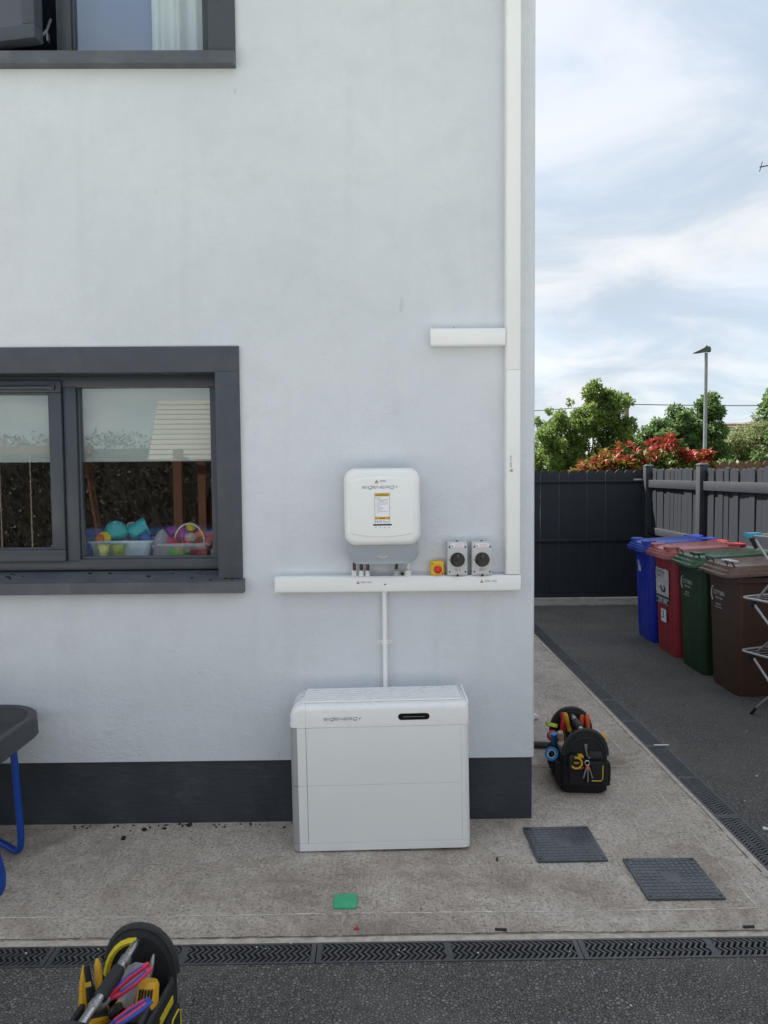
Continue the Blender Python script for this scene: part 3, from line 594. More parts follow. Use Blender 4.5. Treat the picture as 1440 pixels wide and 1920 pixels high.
# bowed face with a raised flat centre
b = MB(); ring = []
def bow(k, y): return [(x*k, y, z*(k if abs(z) < .01 else k)-(.013 if z > 0 else -.013)*(1-(abs(x)/.147)**2)*0) for x, z in [(p[0], p[2]) for p in rrxz(0, 0, .147, .147*1.015, .045, 0, 10)]]
b = MB()
poly = []
N = 24
for i in range(N+1): x = -.142+.284*i/N; poly.append((x, .118+.016*(1-(x/.142)**2)))
for i in range(N+1): x = .142-.284*i/N; poly.append((x, -.118-.016*(1-(x/.142)**2)))
cx = lambda k: [(x*k, z*k) for x, z in poly]
b.loft([[(x, -.131, z) for x, z in cx(1.0)], [(x, -.1345, z) for x, z in cx(.985)], [(x, -.1352, z) for x, z in cx(.96)]]); b.build('front_panel', 'device_white', inv, smooth=50)
FY = -.1353
wordmark(inv, 'SIGENERGY', .158, 'logo_grey', T(-.008, FY, .0885), .12)
sticker(inv, .009, .1145, FY, 1.0, big=True)
ns = thing  # instruction notice
b = MB(); b.box((-.0335, FY-.0006, -.076), (.0335, FY, .062), 0); no = b.build('instruction_notice', 'print_navy', inv, smooth=0)
b = MB(); b.box((-.0322, FY-.001, -.0748), (.0322, FY-.0006, .0608)); b.build('notice_sheet', 'sticker_white', no, smooth=0)
b = MB(); b.box((-.0322, FY-.0014, .0475), (.0322, FY-.001, .0608)); b.box((-.0322, FY-.0014, -.0545), (.0322, FY-.001, -.0425)); b.build('notice_band', 'sticker_yellow', no, smooth=0)
b = MB(); b.box((-.027, FY-.0018, .052), (.027, FY-.0014, .0555)); b.box((-.014, FY-.0018, -.0505), (.012, FY-.0014, -.047))
for z_, x1 in ((.042, -.006), (.006, -.010)): b.box((-.029, FY-.0014, z_-.0015), (-.026, FY-.001, z_+.0015))
for x_ in (-.027, .027): b.prism([(x_-.003, -.0515), (x_+.003, -.0515), (x_, -.0455)], FY-.0018, FY-.0014)
b.build('print', 'print_black', no, smooth=0)
b = MB()
for z_, xa, xb in ((.042, -.024, -.008), (.0355, -.024, .027), (.029, -.024, .026), (.0265, -.012, .006), (.0195, -.024, .027), (.0135, -.024, .026), (.006, -.024, -.010), (-.0005, -.024, -.002), (-.007, -.024, .008), (-.013, -.024, -.002), (-.020, -.024, .026), (-.0235, -.024, -.018), (-.060, .002, .010), (-.064, .002, .027), (-.068, .002, .027)):
    b.box((xa, FY-.0014, z_-.0007), (xb, FY-.001, z_+.0007))
b.build('print', 'print_grey', no, smooth=0)
text('lettering', 'NCE', .0145, 'print_navy', no, T(-.0165, FY-.0012, -.0645) @ FACE, kern=1.05)
b = MB(); b.loft([rrxz(0, -.0785, .042, .003, .0028, y, 4) for y in (FY+.001, FY-.001)]); b.build('status_bar', 'gloss_black', inv)
b = MB()
for x_ in (-.029, -.010, .010, .029): b.loft([rrxz(x_, -.0895, .0022, .0022, .002, y, 3) for y in (FY+.001, FY-.0004)])
b.build('indicator_icon', 'print_grey', inv)
b = MB(); pz = []
for i in range(31): x = -.157+.314*i/30; pz.append((x, -.256-.006*(1-(x/.157)**2)+max(0, abs(x)-.120)**1.7*9))
pz += [(.157, -.15), (-.157, -.15)]
b.loft([[(x*.97, 0, z) for x, z in pz], [(x, -.006, z) for x, z in pz], [(x, -.078, z) for x, z in pz], [(x*.992, -.086, z*.996) for x, z in pz], [(x*.975, -.089, z*.99) for x, z in pz]]); b.build('lower_cover', 'device_grey', inv, smooth=50)
b = MB(); b.tube([(x, -.0892, -.222-.006*(1-(x/.022)**2)) for x in np.linspace(-.022, .022, 13)], .0014, 6); b.build('grip_mark', 'device_white', inv)
# cables + glands on the trunking top
for i, (x, k) in enumerate(((-.103, 'r'), (-.071, 'r'), (-.0415, 'r'), (.09, 'b'), (.144, 'w'))):
    big = 1.3 if k != 'r' else 1.
    names = ['leftmost', 'middle', 'rightmost']
    lb = {'r': 'white cable gland with dark red cables under the inverter, %s of the three' % (names[i] if i < 3 else ''), 'b': 'grey cable gland with a thick black cable under the inverter', 'w': 'pale cable gland with a white cable under the inverter'}[k]
    gl_ = thing('cable_gland', lb, 'cable gland', (x, -.036, 1.1768))
    b = MB(); r = .0115*big; b.lathe([(r*1.1, 0), (r*1.15, .002), (r*1.15, .008), (r*.82, .010), (r*.82, .011), (r, .0115), (r, .019), (r*.9, .024), (r*.55, .026)], 12); b.build('gland_body', {'r': 'gland_white', 'b': 'gland_grey', 'w': 'gland_white'}[k], gl_, smooth=25)
    top = .085
    if k == 'r':
        for dx, m_ in ((-.0035, 'cable_red'), (.0035, 'cable_black')): b = MB(); b.tube([(dx, 0, .024), (dx*1.1, .001, .045), (dx, .002, top)], .0036, 8); b.build('cable', m_, gl_)
    else:
        b = MB(); b.tube([(0, 0, .03), (.002, .001, .055), (.004 if k == 'w' else 0, .002, top)], .0075 if k == 'b' else .006, 10); b.build('cable', 'cable_black' if k == 'b' else 'cable_white', gl_)
blob('plug', 'small black plug beside the pale cable gland', 'plug', [(.006, 0), (.006, .010), (.003, .012)], 'cable_black', (.119, -.025, 1.1768))
# emergency stop
es = thing('emergency_stop', 'yellow emergency stop box with red mushroom button', 'switch', (.279, -.001, 1.1775))
b = MB(); b.box((-.031, -.045, .0), (.031, 0, .064), .005, seg=3); b.build('box', 'estop_yellow', es)
b = MB(); b.lathe([(.010, 0), (.010, .012), (.0175, .014), (.0185, .022), (.015, .029), (.006, .032), (.0005, .0325)], 24, T(.001, -.045, .028) @ RX(math.pi/2)); b.build('mushroom_button', 'estop_red', es, smooth=50)
b = MB()
for x_, z_ in ((-.0235, .055), (.0235, .0095)): b.prism([(x_-.0045, z_-.004), (x_+.0045, z_-.004), (x_, z_+.004)], -.0456, -.0449)
b.build('warning_triangle', 'print_black', es, smooth=0)
# isolators
for i, (x, side) in enumerate(((.3695, 'nearer the yellow stop box'), (.4825, 'nearer the vertical trunking'))):
    t_ = thing('isolator_switch', 'grey rotary isolator switch with black knob, the one '+side, 'switch', (x, -.001, 1.1775), group='rotary isolators')
    b = MB(); b.box((-.0475, -.055, 0), (.0475, 0, .156), .006, seg=3); b.box((-.046, -.068, .0015), (.046, -.052, .1545), .005, seg=3); b.build('enclosure', 'switch_grey', t_)
    kb = MB(); kb.lathe([(.033, 0), (.033, .003), (.0305, .005), (.030, .019), (.027, .022), (.001, .022)], 32, T(0, -.068, .074) @ RX(math.pi/2)); kn = kb.build('knob', 'gloss_black', t_, smooth=40)
    b = MB(); b.box((-.006, -.094, .070), (.006, -.089, .1015), .002); b.build('knob_grip', 'plastic_black', kn)
    b = MB(); b.box((-.0045, -.0948, .087), (-.003, -.0938, .0985)); b.box((.003, -.0948, .087), (.0045, -.0938, .0985)); b.box((-.0045, -.0948, .097), (.0045, -.0938, .0985)); b.build('print', 'print_grey', kn, smooth=0)
    for sx in (-1, 1):
        for z_ in (.0185, .132): b = MB(); b.lathe([(.0042, 0), (.0042, .0015), (.0015, .0016)], 10, T(sx*.036, -.0678, z_) @ RX(math.pi/2)); b.build('screw', 'print_black', t_)
    b = MB(); b.box((-.030, -.0688, .131), (.030, -.0679, .148)); st = b.build('warning_sticker', 'sticker_white', t_, smooth=0)
    b = MB(); b.prism([(-.028, .1345), (-.020, .1345), (-.024, .142)], -.0694, -.0687); b.build('warning_triangle', 'print_black', st, smooth=0)
    b = MB(); b.box((-.014, -.0692, .1425), (.027, -.0687, .1435)); b.box((-.010, -.0692, .1385), (.022, -.0687, .1395)); b.box((-.014, -.0692, .1345), (.026, -.0687, .1355)); b.build('print', 'print_red', st, smooth=0)
    b = MB()
    for k in range(3): b.box((-.014, -.0686, .022+k*.0042), (.002, -.0679, .024+k*.0042)); b.box((.008, -.0686, .022+k*.0042), (.014, -.0679, .024+k*.0042))
    b.box((-.039, -.0686, .068), (-.036, -.0679, .078)); b.box((.036, -.0686, .068), (.037, -.0679, .078)); b.box((-.001, -.0686, .112), (.001, -.0679, .116)); b.build('print', 'print_grey', t_, smooth=0)
    b = MB(); b.lathe([(.0055, 0), (.0055, .012), (.004, .012)], 12, T(0, -.066, .0025) @ RX(math.pi/2)); b.build('drain_plug', 'print_black', t_)
    b = MB(); b.box((-.006, -.05, .1545), (.006, -.044, .160), .001); b.build('lid_catch', 'plastic_black', t_)

# ------------------------------------------------------------------ battery cabinet
bt = thing('battery_cabinet', 'white floor standing battery cabinet with vented top against the wall', 'battery cabinet', (.0125, -.158, .005), rot=(0, -R(.75), 0)); bt.scale = (1, 1, .982)
HX, HY = .388, .127
def modbox(b, x0, x1, z0, z1, rl, rr_, zr=0, inset=0):
    # rounded column corners: left radius rl, right radius rr_
    def ring(z, g=0):
        out = []
        for (sx, sy, r) in ((1, 1, .012), (-1, 1, .012), (-1, -1, rl), (1, -1, rr_)):
            k = {(1, 1): 0, (-1, 1): 1, (-1, -1): 2, (1, -1): 3}[(sx, sy)]
            xx = (x1 if sx > 0 else x0)-sx*g; yy = sy*(HY-inset-g); r = max(.001, r-g*.3)
            for i in range(7): a = math.pi/2*(k+i/6); out.append((xx-sx*r+r*math.cos(a), yy-sy*r+r*math.sin(a), z))
        return out
    if zr:
        rings = [ring(z0+.0008, .0012), ring(z0+.002)]
        for i in range(9): a = math.pi/2*i/8; rings.append(ring(z1-zr+zr*math.sin(a), zr-zr*math.cos(a)))
        b.loft(rings)
    else: b.loft([ring(z0+.0008, .0012), ring(z0+.002), ring(z1-.002), ring(z1-.0008, .0012)])
XS = -.318
RC = .03
def corner_strip(z0, z1, r=RC):
    b = MB(); arc = [(-HX+r-r*math.sin(a), -HY+r-r*math.cos(a)) for a in [math.pi/2*i/8 for i in range(9)]]
    pr_ = arc+[(-HX, HY-.004), (-HX+r, HY-.004), (-HX+r, -HY+.004)]
    b.loft([[(x, y, z) for x, y in pr_] for z in (z0+.0012, z1-.0012)]); return b
for nm, z0, z1 in (('base_plinth', 0.004, .040), ('battery_module', .040, .300), ('battery_module', .300, .560)):
    b = MB(); modbox(b, XS+.001 if nm != 'base_plinth' else -HX+RC+.0006, HX, z0, z1, .001, .03)
    mo_ = b.build(nm, 'device_white', bt, smooth=40)
    if nm != 'base_plinth':
        b = MB(); modbox(b, -HX+RC+.0006, XS-.0008, z0, z1, .002, .002); b.build('end_strip', 'device_white', mo_, smooth=40)
        b = MB(); b.box((.352, -HY-.0004, z0+.004), (.3535, -HY+.004, z1-.004)); b.build('seam', 'switch_grey', mo_, smooth=0)
    corner_strip(z0, z1).build('side_panel', 'side_grey', mo_, smooth=50)
# cap: yz sections lofted along x, the left end rolled over
b = MB(); secs = []
def capsec(x, zt, g=0):
    f0 = -HY+g; rf_ = min(.026, zt-.5615)
    arc = [(f0+rf_-rf_*math.cos(a), zt-rf_+rf_*math.sin(a)) for a in [math.pi/2*i/6 for i in range(7)]]
    return [(x, y, z) for y, z in [(HY-.002, .5612), (HY-.002, zt-.006), (HY-.008, zt)]+arc[::-1]+[(f0, .5612)]]
for i in range(9): a = math.pi/2*i/8; secs.append(capsec(-HX+.056*(1-math.cos(a)), .602+.056*math.sin(a), .030*(1-math.sin(min(math.pi/2, a*1.3)))))
secs += [capsec(x, .658) for x in (XS, 0, HX-.012)]+[capsec(HX-.006, .657, .003), capsec(HX, .650, .010)]
b.loft(secs); cap = b.build('top_cap', 'device_top', bt, smooth=50)
b = MB(); b.loft([[(XS-.0007, y*1.002, z+.0003) for _, y, z in capsec(0, .658)], [(XS+.0007, y*1.002, z+.0003) for _, y, z in capsec(0, .658)]], cap=False); b.build('seam', 'switch_grey', cap, smooth=0)
b = MB(); b.box((-.325, -.086, .657), (.357, .110, .6598)); b.build('vent_gap_shade', 'switch_grey', cap, smooth=0)  # grey plate on the cap, paints the shade between the slats
b = MB()
for i in range(7):
    y = -.074+i*.0295; b.box((-.33, y-.0095, .656), (.362, y+.0095, .6665), .002)
b.build('vent_slat', 'device_top', cap)
b = MB(); b.loft([[(HX-.004+dx, yy, z) for yy, z in ((-HY+.004, .585), (-HY+.004, .655), (-HY+.03, .668), (HY-.01, .668), (HY, .655), (HY, .585))] for dx in (-.003, .0032)]); b.build('end_rim', 'device_white', cap)
wordmark(cap, 'SIGENERGY', .162, 'logo_grey', T(-.158, -HY-.0002, .5985), .12)
b = MB(); b.loft([rrxz(.150, .602, .068, .0145, .0140, y, 7) for y in (-HY+.002, -HY-.0012)]); dp = b.build('display_window', 'gloss_black', cap)
b = MB(); b.box((.105, -HY-.0016, .6005), (.195, -HY-.0011, .6025)); b.build('status_bar', 'print_grey', dp, smooth=0)

# ================================================================== GROUND FITTINGS
for i, (x, y, lb) in enumerate(((.816, -.247, 'dark grey square access cover nearer the house corner'), (1.181, -.537, 'dark grey square access cover nearer the drain corner'))):
    t_ = thing('access_cover', lb, 'access cover', (x, y, .0), R(.6 if i == 0 else -.3), 'square access covers')
    b = MB(); b.box((-.15, -.15, .001), (.15, .15, .011), .002); b.build('plate', 'cover_grey', t_)
    b = MB(); n = 12; p_ = .285/n
    for a in range(n):
        for c in range(n):
            x_ = -.1425+(a+.5)*p_; y_ = -.1425+(c+.5)*p_
            if (abs(x_) > .118 and abs(y_) > .118) or (abs(x_) < .03 and abs(y_) < .03): continue
            if (a+c) % 2: b.box((x_-p_*.46, y_-p_*.30, .0105), (x_+p_*.46, y_+p_*.30, .0128))
            else: b.box((x_-p_*.30, y_-p_*.46, .0105), (x_+p_*.30, y_+p_*.46, .0128))
    b.box((-.034, -.034, .0105), (.034, .034, .0126)); b.build('tread', 'cover_grey', t_, smooth=0)
    for sx in (-1, 1):
        for sy in (-1, 1): b = MB(); b.lathe([(.007, .0105), (.007, .0122), (.003, .0124)], 10, T(sx*.136, sy*.136, 0)); b.build('screw', 'print_black', t_)
t_ = thing('marker_cover', 'small bright green square plastic cover in front of the battery cabinet', 'cover', (-.131, -.665, .0), R(-1))
b = MB(); b.loft([rr(0, 0, .045, .047, .006, .001), rr(0, 0, .045, .047, .006, .007), rr(0, 0, .0425, .0445, .005, .009)]); b.build('plate', 'cover_green', t_)
for sx in (-1, 1):
    for sy in (-1, 1): b = MB(); b.lathe([(.004, .0088), (.004, .0096), (.001, .0097)], 8, T(sx*.034, sy*.038, 0)); b.build('screw', 'steel_dull', t_)
# loose bits on the ground
def scrap(name, label, cat, pts, r, m, loc, rz=0, flat=1):
    b = MB(); b.tube(pts, r, 7); b.bm.transform(Matrix.Diagonal((1, 1, flat, 1))); o = b.build(name, m, None, loc, 50); o.rotation_euler.z = rz; return tag(o, label, cat)
scrap('plastic_wrap', 'crumpled white plastic scrap on the side path behind the house corner', 'scrap', [(-.05, 0, .02), (-.02, .02, .035), (.02, -.01, .03), (.05, .0, .012)], [.012, .03, .027, .008], 'scrap_white', (1.02, 1.42, 0), .2, .8)
scrap('wood_offcut', 'weathered grey stick lying beside the house corner', 'stick', [(-.10, 0, .018), (-.03, .003, .02), (.03, -.003, .019), (.055, 0, .018)], [.017, .019, .019, .015], 'stick', (.975, .915, 0), .03)
scrap('cable_offcut', 'black cable offcut on the path in front of the battery cabinet', 'offcut', [(0, -.012, .005), (.001, 0, .005), (.004, .012, .005)], .004, 'cable_black', (.50, -.37, 0))
scrap('cable_offcut', 'black cable offcut next to the front drain', 'offcut', [(-.02, 0, .005), (0, -.002, .005), (.022, -.003, .005)], .0045, 'cable_black', (.435, -.855, 0))
scrap('cable_offcut', 'black cable offcut near the drain corner at far right', 'offcut', [(-.02, 0, .005), (0, .001, .005), (.022, .002, .005)], .0045, 'cable_black', (1.33, -.862, 0))
scrap('plastic_scrap', 'red plastic scrap on the path below the green cover', 'scrap', [(-.010, 0, .003), (0, .004, .006), (.010, 0, .003)], [.003, .006, .002], 'scrap_red', (-.083, -.84, 0))
scrap('plastic_scrap', 'white plastic offcut on the side drain', 'scrap', [(-.045, 0, .006), (0, .0, .006), (.045, 0, .006)], .006, 'scrap_white', (1.70, .93, .0), .0, .6)
scrap('plastic_scrap', 'white plastic tie on the asphalt at the right edge', 'scrap', [(-.03, .012, .006), (0, .0, .006), (.012, -.006, .012), (.02, -.012, .006)], [.009, .004, .010, .006], 'scrap_white', (1.80, -.13, -.006))
sc_ = MB()
def crumb(x, y, z, r):
    sc_.box((x-r*1.3, y-r, z-.001), (x+r*1.3, y+r, z+r), 0, T(x, y, z) @ RZ(random.random()*6) @ RX(random.uniform(-.3, .3)) @ T(-x, -y, -z))
for i in range(46): crumb(random.gauss(-.98, .3), -.005-abs(random.gauss(0, .022)), 0, random.uniform(.0012, .0048))
crumb(-1.16, -.14, .001, .009); crumb(-1.09, -.06, .001, .008); crumb(-.89, -.02, .001, .009); crumb(-1.0, -.05, .001, .006)
sc_.build('soil_crumbs', 'soil', smooth=0, kind='stuff')
sc_ = MB()
for i in range(30): crumb(random.uniform(-1.6, 1.5), random.uniform(-.87, -.1), 0, random.uniform(.001, .0025))
for i in range(26): crumb(random.uniform(-1.5, 1.7), random.uniform(-1.9, -1.03), -.006, random.uniform(.001, .0028))
for i in range(22): crumb(random.uniform(1.75, 2.6), random.uniform(-.9, 5.5), -.006, random.uniform(.0015, .004))
for i in range(16): crumb(random.uniform(-1.5, 1.5), random.uniform(-1.0, -.91), -.002, random.uniform(.001, .0025))
sc_.build('pale_grit', 'bin_print', smooth=0, kind='stuff')

# ================================================================== BINS
def wheelie(label, y, body, lid, kind, x=2.60):
    t_ = thing('wheelie_bin', label, 'wheelie bin', (x, y, -.005), random.uniform(-.015, .015), 'wheelie bins beside the fence'); t_.scale = (.97,)*3
    # local: front towards -x, x in [0, .62]
    b = MB(); rings = []
    for z, x0, x1, hy, r in ((.0, .035, .53, .218, .05), (.02, .03, .535, .222, .05), (.45, .016, .565, .237, .05), (.86, .0, .60, .250, .05), (.865, -.012, .612, .262, .05), (.905, -.012, .612, .262, .05)):
        rings.append(rr((x0+x1)/2, 0, (x1-x0)/2, hy, r, z, 6))
    b.loft(rings); bo = b.build('body', body, t_, smooth=45)
    if kind == 'A':
        b = MB()
        for s_ in (-1, 1): b.tube([(.026, s_*.14, .12), (.004, s_*.15, .78)], .010, 8)
        b.build('body_rib', body, bo)
    b = MB(); lx0, lx1, hy = -.09, .63, .275
    tl = lambda p: (p[0], p[1], p[2]+max(0, p[0]-lx0)*.055)
    L = [(0, 0, .905), (0, 0, .940), (.012, .018, .942), (.014, .02, .962), (.026, .034, .964), (.030, .038, .982), (.06, .06, .992), (.14, .12, 1.0)]
    if kind == 'B': L = [(0, 0, .905), (0, 0, .925), (.02, .02, .930), (.024, .024, .952), (.05, .045, .956), (.054, .05, .980), (.075, .065, .984)]
    def chring(x0, x1, h, c, z):
        pts = [(x1, h-.03), (x1-.03, h), (x0+c, h), (x0+c*.35, h-c*.12), (x0, h-c*.55), (x0, -h+c*.55), (x0+c*.35, -h+c*.12), (x0+c, -h), (x1-.03, -h), (x1, -h+.03)]
        return [tl((px, py, z)) for px, py in pts]
    b.loft([chring(lx0+dx, lx1-dx*.3, hy-dy, .10, z) for dx, dy, z in L]); ld = b.build('lid', lid, t_, smooth=40)
    if kind == 'A':
        hm = lid if 'blue' in lid else 'bin_handle_red'
        for s_ in (-1, 1):
            b = MB(); b.box((-.055, s_*.16-.055, .965), (.06, s_*.16+.055, 1.018), .014, seg=3); h_ = b.build('grip_hump', lid, ld)
            b = MB(); b.box((-.0575, s_*.16-.042, .985), (-.05, s_*.16+.042, 1.008), .002); b.build('grip_recess', hm, h_)
        for s_ in (-1, 1): b = MB(); b.box((.50, s_*.16-.07, 1.005), (.66, s_*.16+.07, 1.04), .014); b.build('hinge_handle', hm, ld)
    else:
        for s_ in (-1, 1):
            b = MB(); b.tube([(-.01, s_*.17-.055, .985), (-.03, s_*.17-.055, 1.018), (-.03, s_*.17+.055, 1.018), (-.01, s_*.17+.055, .985)], .006, 6); b.build('wire_handle', 'plastic_black', ld)
        b = MB(); b.box((.02, -.075, .99), (.10, .075, 1.012), .01); b.build('lid_label_boss', 'paper_worn' if 'green' not in lid else lid, ld)
    for s_ in (-1, 1):
        wl = MB(); wl.lathe([(.09, -.02), (.10, -.012), (.10, .012), (.09, .02)], 20, T(.575, s_*.215, .10) @ RX(math.pi/2)); wh = wl.build('wheel', 'rubber_black', t_)
        b = MB(); b.lathe([(.05, -.022), (.05, .022)], 14, T(.575, s_*.215, .10) @ RX(math.pi/2)); b.build('hub', 'plastic_black', wh)
    b = MB(); b.cyl((.575, -.22, .10), (.575, .22, .10), .011, n=8); b.build('axle', 'steel_dull', t_)
    return t_, bo, ld
def onface(z, y, x=None):         # matrix on the sloping bin front: text plane x->-y, y->up, normal -x
    fx = .03-.03*(z/.86)-.0015
    return T(fx, y, z) @ Matrix(((0, -.035, -1, 0), (-1, 0, 0, 0), (0, 1, -.035, 0), (0, 0, 0, 1)))
def facequad(par, name, m, y0, y1, z0, z1, off=.0012, jag=0):
    b = MB(); n = 8; top = []
    pts = [(y0, z0), (y1, z0)]
    if jag:
        for i in range(1, n): pts.append((y1+random.uniform(-jag, jag), z0+(z1-z0)*i/n))
        pts.append((y1, z1))
        for i in range(1, n): pts.append((y1+(y0-y1)*i/n, z1+random.uniform(-jag, jag)))
        pts.append((y0, z1))
        for i in range(1, n): pts.append((y0+random.uniform(-jag, jag), z1+(z0-z1)*i/n))
    else: pts += [(y1, z1), (y0, z1)]
    f_ = lambda z: .03-.03*(z/.86)
    b.loft([[(f_(z)-off+.0008, y, z) for y, z in pts], [(f_(z)-off, y, z) for y, z in pts]]); return b.build(name, m, par, smooth=0)
BY = [3.83, 3.255, 2.68, 2.105]
t_, bo, ld = wheelie('blue wheelie bin with a torn white sticker, farthest along the row', BY[0], 'bin_blue', 'bin_blue_lid', 'A', 2.62)
st = facequad(bo, 'torn_sticker', 'paper_worn', .06, .15, .68, .74, .0015, .02); facequad(bo, 'torn_sticker', 'paper_worn', .11, .16, .72, .79, .0018, .012)
t_, bo, ld = wheelie('red wheelie bin with faded pink lid and white stickers on its front', BY[1], 'bin_red', 'bin_red_lid_sheen', 'A', 2.61)
st = facequad(bo, 'company_sticker', 'paper_worn', -.13, .175, .46, .79, .016, .008)
facequad(st, 'sticker_band', 'print_black', -.13, .17, .515, .535, .0175); facequad(st, 'sticker_band', 'print_black', -.13, .17, .465, .505, .0175)
text('lettering', 'CITY', .085, 'print_black', st, T(-.016, 0, 0) @ onface(.735, .06)); text('lettering', '1224 1848', .05, 'sticker_white', st, T(-.0175, 0, 0) @ onface(.485, .02))
b = MB(); b.tube([(.03-.03*.73/.86-.017, .155-.03*math.sin(a)*-1, .735+.045*math.cos(a)) for a in [math.pi*i/10 for i in range(11)]], .004, 5); b.build('logo_arc', 'print_black', st)
b = MB(); f_ = lambda z: .03-.03*(z/.86)-.0175; b.tube([(f_(.6), .06, .625), (f_(.6), .02, .585), (f_(.6), -.03, .58), (f_(.6), -.05, .61), (f_(.6), -.02, .63)], .009, 6); b.build('printed_hook', 'print_black', st)
s3 = facequad(bo, 'number_sticker', 'sticker_white', -.055, .065, .29, .41, .0165); text('lettering', '3', .10, 'print_black', s3, T(-.0168, 0, 0) @ onface(.355, .015))
def bin_logo(bo):
    f_ = lambda z: .03-.03*(z/.86)-.003
    b = MB(); b.tube([(f_(.74), .165-.0+.035*math.sin(a)*1.0-.02, .735+.055*math.cos(a)) for a in [math.pi*i/12 for i in range(13)]], [.001]+[.0045]*11+[.001], 5); b.build('logo_arc', 'bin_print', bo)
    text('lettering', 'CITYBIN', .05, 'bin_print', bo, T(-.003, 0, 0) @ onface(.745, .045)); text('lettering', 'RECYCLING', .022, 'bin_print', bo, T(-.003, 0, 0) @ onface(.705, .045))
    text('lettering', '1224 184', .022, 'bin_print', bo, T(-.003, 0, 0) @ onface(.655, .06)); text('lettering', 'WWW.CITYBIN', .016, 'bin_print', bo, T(-.003, 0, 0) @ onface(.63, .06))
t_, bo, ld = wheelie('dark green wheelie bin with white print, between the red and brown bins', BY[2], 'bin_green', 'bin_green_lid_sheen', 'B', 2.60); bin_logo(bo)
t_, bo, ld = wheelie('brown wheelie bin with a dusty lid, nearest the clothes airer', BY[3], 'bin_brown', 'bin_brown_lid_sheen', 'B', 2.60); bin_logo(bo)
scrap('cloth', 'white cloth lying on the brown bin lid', 'cloth', [(-.06, 0, .02), (-.02, .01, .04), (.03, 0, .045), (.09, .02, .02)], [.015, .035, .04, .012], 'scrap_white', (3.0, 1.92, 1.005), .3, .8)

# ================================================================== FENCE AND GATE
FX = 3.45
fence = thing('fence', 'grey painted picket fence with rounded tops behind the wheelie bins', 'fence', (FX, 0, 0))
def picket_mesh(wd, th, z0, z1, m, round_=True, name='picket'):
    b = MB(); pts = [(-wd/2, z0), (wd/2, z0)]
    if round_:
        for i in range(7): a = math.pi*i/6; pts.append((wd/2*math.cos(a), z1-wd*.42+wd*.42*math.sin(a)))
    else: pts += [(wd/2, z1), (-wd/2, z1)]
    b.prism(pts, 0, th); me = b.build(name, m, smooth=30)
    d = me.data; bpy.data.objects.remove(me); return d
pk = picket_mesh(.098, .018, .05, 1.672, 'fence_grey')
y = 5.86; i = 0; PST = [5.97, 4.40, 2.6, .8, -1.0, -2.8]
while y > -2.75:
    if not any(abs(y-p) < .095 for p in PST):
        o = link('picket', pk, fence, (.028+random.uniform(-.002, .002), y, random.uniform(-.012, .012))); o.rotation_euler = (R(random.uniform(-.35, .35)), 0, math.pi/2)
    y -= .104
for a, c in zip(PST[:-1], PST[1:]):
    for z0, z1 in ((1.44, 1.535), (.86, .945), (.22, .31)):
        b = MB(); b.box((-.022, c+.052, z0), (.0085, a-.052, z1), .004); b.build('rail', 'fence_rail', fence)
for p in PST:
    b = MB(); b.box((-.05, p-.05, -.1), (.05, p+.05, 1.70), .006); po = b.build('post', 'fence_post', fence)
    b = MB(); b.loft([rr(0, p, .054, .054, .006, 1.70), rr(0, p, .054, .054, .006, 1.712), rr(0, p, .03, .03, .006, 1.728)]); b.build('post_cap', 'fence_post', po)
GY = 6.06
gate = thing('gate', 'dark navy boarded gate with scalloped top across the side passage', 'gate', (2.08, GY, 0))
gb = picket_mesh(.117, .020, .055, 1.665, 'gate_navy', name='board')
n = 22
for i in range(n):
    o = link('board', gb, gate, (1.31-.119*i-.04, random.uniform(0, .003), random.uniform(-.005, .005))); o.rotation_euler = (0, R(random.uniform(-.15, .15)), 0)
for z0, z1 in ((1.505, 1.535), (.75, .785), (.035, .070)):
    b = MB(); b.box((-1.30, -.035, z0), (1.335, -.0025, z1), .003); b.build('rail', 'gate_navy', gate)
b = MB(); b.box((1.315, -.035, .03), (1.35, .02, 1.60), .004); b.build('stile', 'gate_navy', gate)
b = MB(); b.cyl((1.36, -.03, .75), (1.36, -.03, 1.22), .008, n=8); b.cyl((1.36, -.03, 1.22), (1.33, -.045, 1.24), .008, n=8); b.build('drop_bolt', 'steel_dull', gate)
b = MB(); b.box((1.20, -.042, 1.525), (1.41, -.034, 1.55), .002); b.build('latch', 'steel_dull', gate)
# brown fence further back
f2 = thing('fence', 'reddish brown scalloped fence showing just above the grey fence', 'fence', (0, 0, 0))
pb = picket_mesh(.14, .018, .0, 1.80, 'fence_brown')
for i in range(48): o = link('picket', pb, f2, (4.0+i*.146, 9.6-.01*i, random.uniform(-.01, .01)))
b = MB(); b.box((3.9, 9.615, 1.4), (11.0, 9.65, 1.5)); o = b.build('rail', 'fence_brown', f2); o.location.y = .01

# ================================================================== CLOTHES AIRER
ar = thing('clothes_airer', 'grey tube clothes airer with blue corner clips in front of the brown bin', 'clothes airer', (2.60, 1.33, -.005), R(20))
